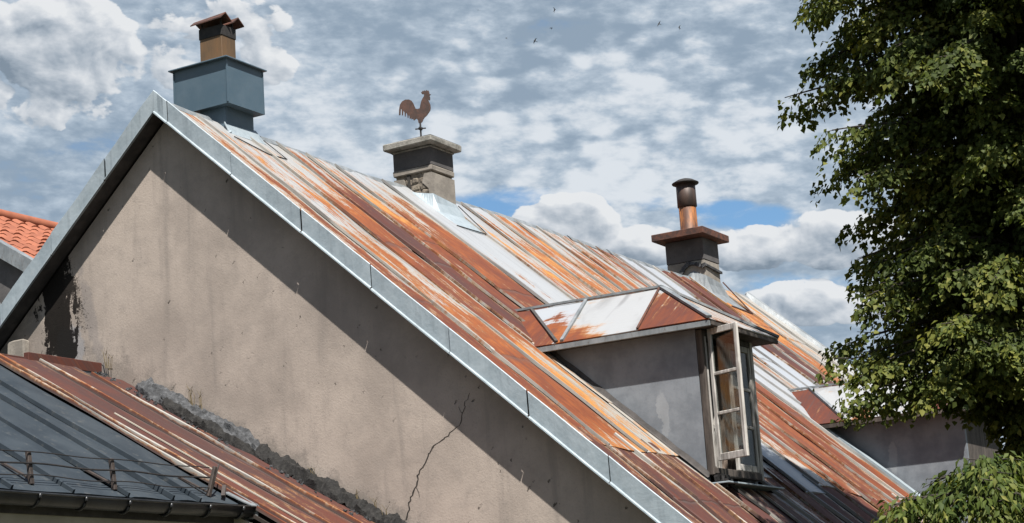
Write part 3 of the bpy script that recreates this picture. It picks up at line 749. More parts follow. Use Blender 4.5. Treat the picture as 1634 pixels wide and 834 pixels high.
# casement leaves: local frame with the hinge at the origin, width along +y, then turned about the hinge
def casement(hinge, w, z0, z1, ang, label):
    hx, hy = hinge
    root = bpy.data.objects.new('casement', None); C.objects.link(root); root.parent = house
    root.location = (hx, hy, z0); root.rotation_euler = (0, 0, ang); root['label'] = label; root.empty_display_size = 0.1
    h = z1-z0; s = 0.038; t = 0.032
    def b_(nm, y0, y1, a, c, d=t, m=M_WOOD): 
        bb = bmesh.new(); bm_box(bb, -d/2, d/2, y0, y1, a, c, 0.004); return obj_bm(nm, bb, m, root)
    b_('stile', 0, s, 0, h); b_('stile', w-s, w, 0.0, h)
    b_('rail', s+.001, w-s-.001, 0, 0.062, t-.002); b_('rail', s+.001, w-s-.001, h-0.055, h, t-.002)
    g0, g1 = 0.062, h-0.055
    for k in (1, 2):
        zz = g0+(g1-g0)*k/3; b_('muntin', s+.001, w-s-.001, zz-0.014, zz+0.014, t*0.7)
    for k in range(3):
        a = g0+(g1-g0)*k/3+0.014*(k > 0)+.001; c = g0+(g1-g0)*(k+1)/3-0.014*(k < 2)-.001
        b_('glass_pane', s+.001, w-s-.001, a, c, 0.004, M_GLASS)
    return root
lw = (wy1-0.062)-(wy0+0.102)
casement((xf+0.035, wy0+0.085), 0.365, wz0+0.12, wz1+0.005, R(-112), 'casement leaf swung wide open on the left')
casement((xf-0.012, wy1-0.064), lw/2, wz0+0.07, wz1-0.052, R(180), 'casement leaf still shut on the right')
# inner frame and cloth behind it
box('inner_window_post', xf-0.20, xf-0.15, wm-0.06, wm+0.0, wz0+0.02, wz1-0.04, M_WOOD, house, 0.004)
box('inner_window_post', xf-0.20, xf-0.16, wy0+0.16, wy0+0.195, wz0+0.02, wz0+0.50, M_WOOD, house, 0.004)
box('inner_window_post', xf-0.198, xf-0.162, wy0+0.197, wm-0.062, wz0+0.46, wz0+0.50, M_WOOD, house, 0.004)
bm = bmesh.new()
rows = []
for i in range(25):
    y = wm+0.03+(wy1-wm-0.09)*i/24; o_ = 0.018*math.sin(i*1.5)
    rows.append([bm.verts.new((xf-0.17+o_, y, z)) for z in (wz0+0.05, (wz0+wz1)/2, wz1-0.05)])
for r0, r1 in zip(rows, rows[1:]):
    for j in range(2): bm.faces.new((r0[j], r0[j+1], r1[j+1], r1[j]))
obj_bm('curtain', bm, M_CURTAIN, house)
# crumbled corner under the open leaf
bm = bmesh.new(); rr = random.Random(5)
for i in range(16):
    y = wy0+0.02+rr.random()*0.20; x = xf+0.02+rr.random()*0.10
    s = rr.uniform(0.012, 0.032); z = RZ(x, y)+s+0.02+rr.random()*.05
    bm_box(bm, x-s, x+s, y-s, y+s, z-s, z+s*0.8, 0, s*0.4, rr)
bm_bar(bm, (xf+.02, wy0+.10, wz0-.02), (xf+.36, wy0+.33, RZ(xf+.36, 2.3)+.03), .035, .02)
tag(obj_bm('broken_sill_rubble', bm, M_SOOT, house), kind='stuff')

# ------------------------------------------------------------------ second dormer
y2a, y2b, ym2, y2e0, y2e1 = 8.02, 9.42, 8.72, 7.80, 9.66
e2z, r2z, f2 = -2.985, -2.43, 4.98
EL = Vector((3.27, y2e0, e2z)); ER = Vector((5.16, y2e0, e2z)); RL = Vector((2.62, ym2, r2z)); RR_ = Vector((4.34, ym2, r2z)); EB = Vector((5.16, y2e1, e2z)); EBL = Vector((3.27, y2e1, e2z))
e1, e3 = lerp(EL, ER, 0.20), lerp(EL, ER, 0.62); r1 = lerp(RL, RR_, 0.16)
poly_sheet('dormer_roof_sheet', [EL, e1, r1, RL], lambda co: (1.05, .34, .4), house)
poly_sheet('dormer_roof_sheet', [e1, e3, RR_, r1], lambda co: (.20+.6*math.exp(-((co.x-3.85)/.10)**2)*max(0, 1-(co.y-y2e0)/.35), .4, .4), house, uvs=(.12, 1.5))
poly_sheet('dormer_roof_sheet', [e3, ER, RR_], lambda co: (.95, .45, .2), house)
poly_sheet('dormer_roof_sheet', [ER, EB, RR_], lambda co: (.42, .3, .7), house)
poly_sheet('dormer_roof_sheet', [EB, EBL, RL, RR_], lambda co: (.5, .5, .4), house)
strap('dormer_seam', [e1+Vector((0, 0, .006)), r1+Vector((0, 0, .004))], .035, .03, M_ZINC_D, house)
strap('dormer_ridge', [RL+Vector((-.08, .01, .02)), RR_+Vector((0.01, 0, .008))], .045, .022, M_ZINC_D, house)
for q in (ER, EB): strap('dormer_hip', [RR_+Vector((0, 0, .006)), q+Vector((0, 0, .008))], .045, .02, M_CREAM, house)
bm = bmesh.new(); bm_prism(bm, [(3.2, y2e0+.02, e2z-.013), (5.14, y2e0+.02, e2z-.013), (5.14, y2e1-.02, e2z-.013), (3.2, y2e1-.02, e2z-.013)], (0, 0, -.03)); obj_bm('eaves_board', bm, M_WOOD_D, house)
bm = bmesh.new(); bm_box(bm, 3.18, 5.155, y2e0+.004, y2e0+.03, e2z-.06, e2z-.010, .004); obj_bm('eaves_fascia', bm, M_WOOD_D, house)
cheek(y2a, y2a+.06, 2.6, f2, e2z-.044); cheek(y2b-.06, y2b, 2.6, f2, e2z-.044)
bm = bmesh.new(); bm_box(bm, f2-.03, f2, y2a+.062, y2b-.062, -0.2-TAN*f2, e2z-.046); obj_bm('dormer_front', bm, M_WOOD_D, house)
strap('cheek_apron', [(3.34, y2a-.10, RZ(3.34, 8)+.04), (4.15, y2a-.13, RZ(4.15, 8)+.05), (4.85, y2a-.16, RZ(4.85, 8)+.04)], .12, .03, M_ZINC, house)

# ------------------------------------------------------------------ chimneys (parts of the house)
def chimney_root(name, label):
    o = bpy.data.objects.new(name, None); C.objects.link(o); o.parent = house; o['label'] = label; o.empty_display_size = 0.2
    return o
# 1: sheet metal box chimney near the gable
c1 = chimney_root('chimney', 'slate blue metal clad chimney with flared box and brown flue')
box('base', -0.20, 0.13, 0.922, 1.358, -0.60, 0.03, M_SLATE, c1, 0.004)
b = bmesh.new()   # flared box tapering a little downwards
bx0, bx1, by0, by1 = -0.455, 0.22, 0.843, 1.414
top, bot = 0.478, 0.026
lo_ = [(bx0+.012, by0+.012, bot), (bx1-.0, by0+.008, bot), (bx1+.006, by1+.01, bot), (bx0+.012, by1, bot)]
hi_ = [(bx0, by0, top), (bx1, by0, top), (bx1, by1, top), (bx0, by1, top)]
va = [b.verts.new(p) for p in lo_]; vb = [b.verts.new(p) for p in hi_]
for i in range(4): b.faces.new((va[i], va[(i+1) % 4], vb[(i+1) % 4], vb[i]))
b.faces.new(va); b.faces.new(vb)
obj_bm('metal_box', b, M_SLATE, c1)
b = bmesh.new()
bm_box(b, bx0-.035, bx1+.035, by0-.045, by1+.035, top+.002, top+.016, .003)
obj_bm('box_lid', b, M_SLATE, c1)
for (x, y) in ((bx1, by0), (bx0+.004, by0), (bx1, by1)):
    box('corner_seam', x-.006, x+.007, y-.007, y+.006, bot+.01, top-.002, M_SLATE, c1)
sx0, sx1, sy0, sy1 = -0.177, 0.10, 0.93, 1.15
box('flue', sx0, sx1, sy0, sy1, top+.018, 0.80, M_BROWN_FLUE, c1, 0.004)
box('flue_collar', sx0-.006, sx1+.006, sy0-.006, sy1+.006, 0.775, 0.885, M_SOOT, c1, 0.003)
for ax in (sx0+.02, sx1-.02):
    for ay in (sy0+.02, sy1-.02):
        bm = bmesh.new(); bm_bar(bm, (ax, ay, .88), (ax, ay, .94), .014, .014, Vector((1, 0, 0))); obj_bm('hood_leg', bm, M_SOOT, c1)
# two little gabled hoods side by side, ridges running along x
for (ya, yb2, zz) in ((sy0-.07, sy0+.10, .0), (sy0+.13, sy1+.08, -.004)):
    b = bmesh.new(); yc = (ya+yb2)/2
    A = [(-.235, ya, .925+zz), (-.255, yc, .985+zz), (-.235, yb2, .925+zz)]
    B_ = [(.155, ya, .935+zz), (.150, yc, 1.005+zz), (.155, yb2, .935+zz)]
    for k in (0, 1):
        q = [Vector(A[k]), Vector(B_[k]), Vector(B_[k+1]), Vector(A[k+1])]
        bm_prism(b, q, (0, 0, -.012))
    obj_bm('hood', b, M_RUST_DARK, c1)
# soakers and lead round its foot
b = bmesh.new()
bm_prism(b, [(.12, .90, RZ(.12, 1)+.10), (.20, .88, RZ(.20, 1)+.03), (.20, 1.46, RZ(.20, 1.4)+.04), (.12, 1.40, RZ(.12, 1.4)+.12)], (-.004, 0, -.01))
bm_prism(b, [(-.1, .84, RZ(.1, 1)+.10), (.2, .86, RZ(.2, 1)+.03), (.2, .918, RZ(.2, 1)+.06), (-.1, .918, RZ(.1, 1)+.14)], (0, 0, -.008))
obj_bm('flashing', b, M_ZINC, c1)
strap('flashing_edge', [(.30, .82, RZ(.30, .8)+.045), (.44, 1.18, RZ(.44, 1.2)+.04), (.42, 1.5, RZ(.42, 1.5)+.045), (.16, 1.47, RZ(.16, 1.5)+.06)], .009, .008, M_SOOT, c1)

# 2: plastered chimney with concrete cap (rooster stands on it)
c2 = chimney_root('chimney', 'cracked plaster chimney with pale concrete cap slab')
x0, x1, y0, y1 = -0.149, 0.36, 4.285, 4.769
box('stone_core', x0+.02, x1-.02, y0+.02, y1-.02, -0.75, 0.28, M_STONE, c2)
box('plaster_coat', x0, x1, y0, y1, 0.062, 0.285, M_PLASTER_D, c2, 0.006)  # shade under the cap slab put into a darker plaster colour
box('plaster_band', x0-.008, x1+.007, y0-.008, y1+.007, -0.005, 0.060, M_PLASTER, c2, 0.010, 0.005)
b = bmesh.new()                                                # plaster still on the right face and its corner
bm_prism(b, [(x1-.10, y0-.002, -.03), (x1+.002, y0-.002, -.03), (x1+.002, y0-.002, -.55), (x1-.02, y0-.002, -.55), (x1-.05, y0-.002, -.21), (x1-.13, y0-.002, -.13)], (0, .018, 0))
bm_prism(b, [(x1+.002, y0+.017, -.03), (x1+.002, y1, -.035), (x1+.002, y1, -.50), (x1+.002, y0+.017, -.55)], (-.018, 0, 0))
obj_bm('broken_plaster', b, M_PLASTER, c2)
b = bmesh.new()
bm_prism(b, [(x0, y0-.002, -.04), (x0+.13, y0-.002, -.05), (x0+.16, y0-.002, -.13), (x0+.12, y0-.002, -.2), (x0+.16, y0-.002, -.3), (x0, y0-.002, -.35)], (0, .018, 0))
obj_bm('broken_plaster', b, M_PLASTER, c2)
rs = random.Random(6)                                          # exposed stones between
stones = []
for r in range(4):
    x = x0+.02
    while x < x1-.06:
        w = rs.uniform(.07, .13); z = -.055-r*.085+rs.uniform(-.012, .012)
        if x < x1-.06:
            b = bmesh.new(); bm_box(b, x+.006, min(x+w, x1-.03)-.006, y0+.002+rs.uniform(0, .014), y0+.05, z-.066, z, .012, .010, rs)
            obj_bm('stone', b, M_STONE, c2)
        x += w
box('open_joint', x0+.175, x0+.215, y0+.004, y0+.019, -.42, -.012, M_JOINT, c2)
box('cap_slab', -0.205, 0.45, 4.165, 4.83, 0.292, 0.372, M_CONCRETE, c2, 0.012, 0.006)
box('cap_step', x0-.012, x1+.012, y0-.012, y1+.012, 0.268, 0.290, M_CONCRETE, c2, 0.006)
b = bmesh.new()
bm_prism(b, [(-.19, 4.18, .374), (.44, 4.18, .374), (.44, 4.815, .374), (-.19, 4.815, .374)], (0, 0, .012))
for v in b.verts:
    if v.co.z > .38: v.co.x = .125+(v.co.x-.125)*.5; v.co.y = 4.5+(v.co.y-4.5)*.5; v.co.z = .40
obj_bm('cap_topping', b, M_CONCRETE, c2)
def apron(c, x1, y0, y1, zt0, hgt, flare, mat=M_ZINC, back=.35):
    """flared zinc skirt on the downhill side and near flank of a chimney"""
    b = bmesh.new(); n = 8
    ztop = RZ(x1, y0)+hgt
    rows = []
    for i in range(n+1):
        t = i/n; y = y0-.004+(y1-y0+.008)*t; ye = y0-.03+(y1-y0+.10)*t
        rows.append([b.verts.new((x1+.006, y, ztop-.05*t)), b.verts.new((x1+.03, lerp(y, ye, .3), RZ(x1, y)+hgt*.45)), b.verts.new((x1+.10, lerp(y, ye, .7), RZ(x1+.10, y)+.05)), b.verts.new((x1+flare, ye, RZ(x1+flare, ye)+.032))])
    for r0, r1 in zip(rows, rows[1:]):
        for j in range(3): b.faces.new((r0[j], r0[j+1], r1[j+1], r1[j]))
    side = []
    for i in range(n+1):
        t = i/n; x = x1+.006-back*t
        if i == 0: side.append([rows[0][0], rows[0][2], rows[0][3]]); continue
        side.append([b.verts.new((x, y0-.006, RZ(x, y0)+hgt*(1-.75*t))), b.verts.new((x+.06*(1-t), y0-.05, RZ(x+.06*(1-t), y0)+.05)), b.verts.new((x+.05+(flare-.05)*(1-t)**2, y0-.03-.12*t, RZ(x+.05+(flare-.05)*(1-t)**2, y0)+.03))])
    for r0, r1 in zip(side, side[1:]):
        for j in range(2): b.faces.new((r0[j], r0[j+1], r1[j+1], r1[j]))
    return obj_bm('flashing', b, mat, c)
apron(c2, x1, y0, y1, 0, .20, .34, M_ZINC, .24)
strap('flashing_edge', [(x1+.33, y0-.06, RZ(x1+.33, 4.2)+.04), (x1+.36, y1+.06, RZ(x1+.36, 4.8)+.045), (x1+.02, y1+.02, RZ(x1+.02, 4.8)+.14)], .009, .010, M_SOOT, c2)

# 3: far chimney with rusty cap and round pipe
c3 = chimney_root('chimney', 'grey plastered chimney with rusty slab and round flue pipe')
x0, x1, y0, y1 = -0.388, 0.22, 11.914, 12.45
box('plaster_coat', x0, x1, y0, y1, -0.8, 0.165, M_PLASTER, c3, 0.01)
box('plaster_coat', x0-.004, x1+.004, y0-.004, y1+.004, 0.168, 0.50, M_PLASTER_D, c3, 0.006)['label'] = 'upper coat coloured darker for the shade of the cap'
box('cap_slab', -0.50, 0.345, 11.68, 12.62, 0.505, 0.612, M_RUST_DARK, c3, 0.008)
b = bmesh.new(); lathe(b, (-.06, 12.1, .612), [(.150, .0), (.150, .01), (.132, .02), (.132, .44)]); obj_bm('flue_pipe', b, M_RUST_PIPE, c3, True)
b = bmesh.new(); lathe(b, (-.06, 12.1, 1.03), [(.132, 0), (.148, .012), (.146, .365), (.120, .37)]); obj_bm('upper_pipe', b, M_PIPE_DARK, c3, True)
b = bmesh.new(); lathe(b, (-.06, 12.1, 1.385), [(.14, .0), (.20, .008), (.205, .022), (.12, .070), (.05, .092), (.01, .096)]); obj_bm('pipe_cowl', b, M_SOOT, c3, True)
apron(c3, x1, y0, y1, 0, .24, .36, M_ZINC_D, .5)
b = bmesh.new()   # ragged mortar arch above the flashing
rm = random.Random(2)
arch = [(x0+.02, RZ(x0, 12)+.12), (x0+.14, RZ(.2, 12)+.20), (x0+.26, RZ(.1, 12)+.27), (x0+.36, RZ(0, 12)+.26), (x0+.46, RZ(.1, 12)+.33), (x1-.04, RZ(.2, 12)+.36), (x1+.02, RZ(.2, 12)+.38)]
for (a, c), (d, e) in zip(arch, arch[1:]): bm_bar(b, (a, y0-.014, c), (d+.01, y0-.014, e), .05, .05, Vector((0, 1, 0)))
bm_bar(b, (x1+.012, y0, RZ(.2, 12)+.38), (x1+.012, y1, RZ(.2, 12)+.33), .03, .04, Vector((1, 0, 0)))
for v in b.verts: v.co += Vector([rm.uniform(-.012, .012) for _ in range(3)])
obj_bm('mortar_fillet', b, M_MORTAR, c3)
strap('flashing_edge', [(x1+.38, y0-.02, RZ(x1+.38, 12)+.04), (x1+.42, y1+.10, RZ(x1+.42, 12.5)+.04), (x1+.02, y1+.03, RZ(x1, 12.5)+.2)], .018, .018, M_RUST_DARK, c3)

# ------------------------------------------------------------------ rooster weather vane on the second chimney
vane = thing('weather_vane', 'rusty rooster weather vane standing on the concrete chimney cap', 'weather vane')
vane.location = (.125, 4.48, .525)
S_ = .00074
out = [(585, 110), (600, 95), (622, 78), (632, 93), (648, 74), (658, 93), (676, 72), (686, 93), (700, 82), (714, 106), (716, 142), (740, 157), (716, 172), (724, 198), (722, 243), (702, 250), (690, 236), (704, 272), (720, 312), (724, 370), (716, 410), (690, 446), (655, 490), (620, 516), (596, 546), (582, 580), (560, 598), (520, 598), (510, 545), (490, 520), (470, 531), (448, 548), (432, 515), (410, 522), (404, 498), (384, 515), (380, 470), (372, 440), (360, 495), (352, 496), (346, 440), (330, 400), (320, 466), (309, 466), (305, 400), (291, 368), (279, 442), (262, 442), (263, 350), (252, 335), (240, 434), (216, 436), (222, 350), (240, 270), (275, 220), (330, 195), (390, 200), (430, 226), (456, 270), (472, 322), (486, 360), (520, 369), (550, 360), (562, 310), (580, 250), (600, 210), (626, 176), (632, 140), (600, 136)]
ax_ = Vector((math.cos(R(22)), math.sin(R(22)), 0)); nx_ = Vector((-ax_.y, ax_.x, 0))
bm = bmesh.new()
f0, f1 = bm_prism(bm, [ax_*((px-545)*S_)+Vector((0, 0, (745-py)*S_))-nx_*.006 for px, py in out], nx_*.012)
bmesh.ops.delete(bm, geom=[f0, f1], context='FACES_ONLY')
bm.verts.ensure_lookup_table()
from mathutils.geometry import tessellate_polygon
no_ = len(out)
for a, b, c in tessellate_polygon([[Vector((px, py, 0)) for px, py in out]]):
    bm.faces.new((bm.verts[a], bm.verts[b], bm.verts[c])); bm.faces.new((bm.verts[no_+c], bm.verts[no_+b], bm.verts[no_+a]))
obj_bm('rooster_plate', bm, M_ROOSTER, vane)
bm = bmesh.new(); bm_tube(bm, [(0, 0, -.135), (0, 0, 190*S_)], .011, 8); obj_bm('rod', bm, M_WIRE, vane)
bm = bmesh.new()
bm_bar(bm, ax_*-.062+Vector((0, 0, .042)), ax_*.062+Vector((0, 0, .042)), .016, .012)
bm_bar(bm, nx_*-.062+Vector((0, 0, .043)), nx_*.062+Vector((0, 0, .043)), .016, .012)
lathe(bm, (0, 0, .028), [(.018, 0), (.030, .008), (.030, .022), (.018, .03)], 10)
obj_bm('cross_arms', bm, M_WIRE, vane)

# ================================================================== lower building in front of the gable
annex = thing('annex', 'low building with rusty and dark blue sheet roof against the gable', 'annex')
AZ = lambda x: -3.029-0.568*x
def annex_panel(y0, y1, x0, x1, mat, ctrl, lift=0.0, skew=(0, 0), ribh=.034, nc_=5):
    w = y1-y0
    cols = [(0.0, 0.0), (.003, ribh), (.020, ribh+.002), (.023, 0.0), (.05, 0.0)]+[(w*t, 0.005*math.sin(math.pi*t)) for t in (.15, .35, .55, .75, .9)]+[(w, 0)]
    n = max(4, int((x1-x0)/.12)); uo = rp.uniform(0, 40)
    colr = [rp.uniform(-.08, .08) for _ in cols]
    vs, uv, wear = [], [], []
    for i in range(n+2):
        for j, (dy, h) in enumerate(cols):
            x = x0+(x1-x0)*min(i, n)/n
            t = dy/w
            y = y0+dy+(skew[0]*(1-t)+skew[1]*t)*(x-x0)+.006*math.sin(x*3+y0*4)
            hh = h+lift+.004*math.sin(x*4+y0*9+j) if i <= n else lift-.012
            vs.append((x+hh*.494, y, AZ(x)+hh*.87)); uv.append((y0+dy+uo, x*1.15))
            r, tt, c = lerp_ctrl(ctrl, x); r += colr[j]
            gr = 0.0
            if j < 1: gr = .9; tt = .1  # shaded side of the rib painted dark
            elif j < 4: r = r*.40+.10+.22*math.sin(x*2.3+y0*7); c = 1.0; tt = .5  # worn cream rib top, with its highlight painted in as a paler tone
            elif j == 4: r -= .30-.2*math.sin(x*1.7+y0*5); tt += .2
            elif j == len(cols)-1: gr = .75  # seam shade painted along the edge by the next rib
            wear.append((r, tt, c, gr))
    k = len(cols)
    fs = [((i+1)*k+j, (i+1)*k+j+1, i*k+j+1, i*k+j) for i in range(n+1) for j in range(k-1)]
    o = obj_from('roof_panel', vs, fs, mat, annex)
    if mat is M_SHEET: wear_attr(o.data, lambda i: wear[i])
    uv_from(o.data, uv)
    return o
mar = [(-1, .85, .05, 1), (-.3, 1.02, .02, 1), (.6, 1.05, .0, 1), (1.3, 1.0, .06, 1), (1.9, .88, .3, 1), (3.4, .9, .4, 1)]
annex_panel(-1.40, -1.28, -.86, 3.3, M_SHEET, mar)
annex_panel(-1.28, -.74, -.86, 3.3, M_SHEET, mar)
annex_panel(-.74, -.26, -.80, 3.3, M_SHEET, mar)
annex_panel(-.26, .208, -.62, 3.3, M_SHEET, [(-1, .75, .15, 1), (-.2, 1.0, .02, 1), (1.0, .98, .08, 1), (2.0, .85, .25, 1), (3.3, .8, .35, 1)])
# worn half seam between
for ya in (-1.02,):
    strap('half_seam', [(.35, ya, AZ(.35)+.012), (2.4, ya-.02, AZ(2.4)+.012)], .011, .010, M_CREAM, annex)
blue_y = [-1.42, -1.92, -2.24, -2.74, -3.3, -3.9, -4.5, -5.1, -5.7, -6.3]
for a, b2 in zip(blue_y[1:], blue_y): annex_panel(a, b2-.002, -.80, 2.0, M_BLUE_ROOF, mar, lift=-.012)
# back slope and body
bm = bmesh.new(); bm_prism(bm, [(-.80, -6.3, AZ(-.8)-.02), (-.80, WY-.004, AZ(-.8)-.02), (-3.6, WY-.004, AZ(-.8)-1.55), (-3.6, -6.3, AZ(-.8)-1.55)], (0, 0, -.04)); obj_bm('back_roof', bm, M_BLUE_ROOF, annex)
bm = bmesh.new(); bm_prism(bm, [(-.80, -6.2, AZ(-.8)-.06), (2.0, -6.2, AZ(2.0)-.05), (2.0, -1.42, AZ(2.0)-.05), (-.80, -1.42, AZ(-.8)-.06)], (0, 0, -.03)); obj_bm('roof_boards', bm, M_DECK, annex)
bm = bmesh.new(); bm_prism(bm, [(-.80, -1.40, AZ(-.8)-.04), (3.25, -1.40, AZ(3.25)-.04), (3.25, WY-.01, AZ(3.25)-.04), (-.80, WY-.01, AZ(-.8)-.04)], (0, 0, -.03)); obj_bm('roof_boards', bm, M_DECK, annex)
box('wall', -3.4, 1.90, -6.1, -1.43, GZ, AZ(1.9)-.11, M_CREAM, annex)
box('wall', -3.4, 3.0, -1.428, WY-.02, GZ, AZ(3.0)-.13, M_CREAM, annex)
bm = bmesh.new(); bm_prism(bm, [(-.8, -1.43, AZ(-.8)-.12), (2.9, -1.43, AZ(2.9)-.12), (2.9, -1.43, AZ(3.0)-.12), (-.8, -1.43, AZ(3.0)-.12)], (0, .05, 0)); obj_bm('wall', bm, M_CREAM, annex)
# ridge piece lying against the gable
def sheet_box(name, p, wearv, parent):
    b = bmesh.new(); bm_box(b, *p, .004); o = obj_bm(name, b, M_SHEET, parent)
    uv_from(o.data, [(v.co.y*1.0+v.co.z, v.co.x) for v in o.data.vertices]); wear_attr(o.data, lambda i: wearv); return o
sheet_box('ridge_flashing', (-.86, -.80, -.86, .10, AZ(-.8)-.03, AZ(-.8)+.075), (1.05, .30, .3), annex)
sheet_box('ridge_flashing', (-.88, -.82, -6.2, -.862, AZ(-.8)-.03, AZ(-.8)+.03), (.9, .2, .6), annex)
# mortar fillet and bitumen along the junction with the gable
def junction_strip(name, x0, x1, prof, mat, seed, amp, n=150, env=None):
    b = bmesh.new(); rows = []
    for i in range(n+1):
        t = i/n; x = x0+(x1-x0)*t; e = env(t) if env else 1.0
        row = []
        for j, (dy, dz) in enumerate(prof):
            p = Vector((x*6, j*1.7+seed, seed)); q = mnoise.noise(p)*amp + mnoise.noise(p*3.1)*amp*.6 + mnoise.noise(p*7.3)*amp*.35
            row.append(b.verts.new((x+q*.3, WY-.002-max(.003, dy*e+abs(q)*.6*(0 < j < len(prof)-1)), AZ(x)+dz*e+q*.8)))
        rows.append(row)
    for r0, r1 in zip(rows, rows[1:]):
        for j in range(len(prof)-1): b.faces.new((r0[j], r0[j+1], r1[j+1], r1[j]))
    return obj_bm(name, b, mat, annex)
bell = lambda t: min(1, t*5+.35)*min(1, (1-t)*4+.15)
junction_strip('mortar_fillet', -.42, 1.06, [(.14, .00), (.13, .03), (.11, .055), (.09, .08), (.07, .10), (.05, .12), (.03, .138), (.012, .15), (.0, .165)], M_MORTAR, 1.0, .042, 420, lambda t: min(1, t*6+.4)*min(1, (1-t)*5+.3))
junction_strip('bitumen_seal', -.12, 1.1, [(.20, -.03), (.195, .02), (.185, .06), (.17, .085), (.15, .10)], M_TAR, 4.0, .045, 260, bell)
junction_strip('bitumen_seal', 1.0, 2.75, [(.12, -.02), (.11, .04), (.08, .09), (.035, .12), (.0, .13)], M_TAR, 7.0, .065, 420, lambda t: 1.0)
# tufts growing from it
rw = random.Random(9)
bm = bmesh.new()
for xx, hh in ((.22, .17), (.25, .12), (.34, .16), (-.78, .14), (-.74, .10), (2.02, .10), (2.2, .13), (2.3, .1), (1.55, .09)):
    for k in range(4):
        x = xx+rw.uniform(-.02, .02); z0 = AZ(xx)+.10 if xx < 0 or xx > 1.1 else AZ(xx)+.17
        bm_tube(bm, [(x, WY-.03, z0-.06), (x+rw.uniform(-.02, .03), WY-.04, z0+hh*.5), (x+rw.uniform(-.05, .07), WY-.05, z0+hh*rw.uniform(.7, 1))], [.003, .0025, .001], 4)
tag(obj_bm('dry_weeds', bm, M_STRAW, annex), kind='stuff')
# crumbs of mortar lying on the sheets below
bm = bmesh.new()
for k in range(90):
    x = rw.uniform(-.7, 2.4); y = WY-.10-abs(rw.gauss(0, .08))-(.05 if x < 1.1 else 0); s = rw.uniform(.004, .014)
    bm_box(bm, x-s, x+s, y-s, y+s, AZ(x)+.004, AZ(x)+.004+s*1.6, 0, s*.4, rw)
tag(obj_bm('mortar_crumbs', bm, M_MORTAR, annex), kind='stuff')
# gutter with brackets and an end
gx, gz = 2.055, -4.215
bm = bmesh.new(); n = 12; rows = []
segs = [-6.4, -5.2, -4.1, -3.0, -2.2, -1.40]
for y in [s+d for s in segs for d in (0,)]:
    rows.append([bm.verts.new((gx-.065*math.cos(math.pi*k/n)+0.0, y, gz-.075*math.sin(math.pi*k/n)+.006*math.sin(y*3))) for k in range(n+1)])
for r0, r1 in zip(rows, rows[1:]):
    for k in range(n): bm.faces.new((r0[k], r1[k], r1[k+1], r0[k+1]))
bm.faces.new(rows[-1])
obj_bm('gutter', bm, M_GUTTER, annex, True)
bm = bmesh.new(); bm_tube(bm, [(gx+.066, y, gz+.004+.006*math.sin(y*3)) for y in segs], .010, 8); obj_bm('gutter_bead', bm, M_GUTTER, annex, True)
for y in (-4.2, -3.75, -3.3, -2.85, -2.40, -1.95, -1.55):
    bm = bmesh.new(); bm_tube(bm, [(gx-.073*math.cos(math.pi*k/10), y, gz-.084*math.sin(math.pi*k/10)+.006*math.sin(y*3)) for k in range(11)], .011, 6)
    obj_bm('gutter_bracket', bm, M_GUTTER, annex, True)
bm = bmesh.new(); bm_prism(bm, [(1.86, -1.46, AZ(1.86)+.02), (2.13, -1.46, gz+.02), (2.13, -1.36, gz+.02), (1.86, -1.33, AZ(1.86)+.03)], (0, 0, -.01))
bm_prism(bm, [(2.13, -1.385, gz+.03), (1.93, -1.375, gz+.10), (1.93, -1.375, gz-.08), (2.13, -1.385, gz-.08)], (0, .012, 0))
obj_bm('gutter_end_plate', bm, M_ZINC_D, annex)
bm = bmesh.new(); bm_prism(bm, [(1.905, -6.3, gz+.02), (1.93, -6.3, gz+.02), (1.93, -6.3, gz-.11), (1.905, -6.3, gz-.11)], (0, 4.87, 0)); obj_bm('eaves_board', bm, M_SOFFIT, annex)
# snow guard above the gutter: posts and rods
guard = bpy.data.objects.new('snow_guard', None); C.objects.link(guard); guard.parent = annex; guard.empty_display_size = .1
ypost = [-5.25, -4.42, -3.60, -2.76, -1.70]
for y in ypost:
    xb = 1.90; bm = bmesh.new()
    tilt = .06 if y > -2 else .0
    bm_bar(bm, (xb, y, AZ(xb)-.01), (xb-.03+tilt, y+tilt, AZ(xb)+.225), .036, .030, Vector((1, 0, 0)), .004)
    bm_bar(bm, (xb-.30, y+.01, AZ(xb-.30)+.01), (xb-.01, y+.005, AZ(xb)+.03), .030, .012)
    obj_bm('post', bm, M_POST, guard)
for h in (.055, .13, .205):
    bm = bmesh.new(); pts = []
    for i in range(41):
        y = -6.2+i*(4.53)/40; xb = 1.90-.03*h/.225
        pts.append((xb+.022, y, AZ(xb)+h-.012*math.sin((y+1.7)/.9*math.pi)**2*(1.6-h*4)))
    bm_tube(bm, pts, .0045 if h != .13 else .007, 6); obj_bm('rod', bm, M_WIRE, guard)
bm = bmesh.new(); bm_bar(bm, (1.88, -1.62, AZ(1.88)+.05), (1.82, -1.46, AZ(1.82)+.22), .010, .010); bm_bar(bm, (1.95, -1.58, AZ(1.95)+.02), (1.90, -1.50, AZ(1.90)+.08), .03, .03); obj_bm('brace', bm, M_POST, guard)

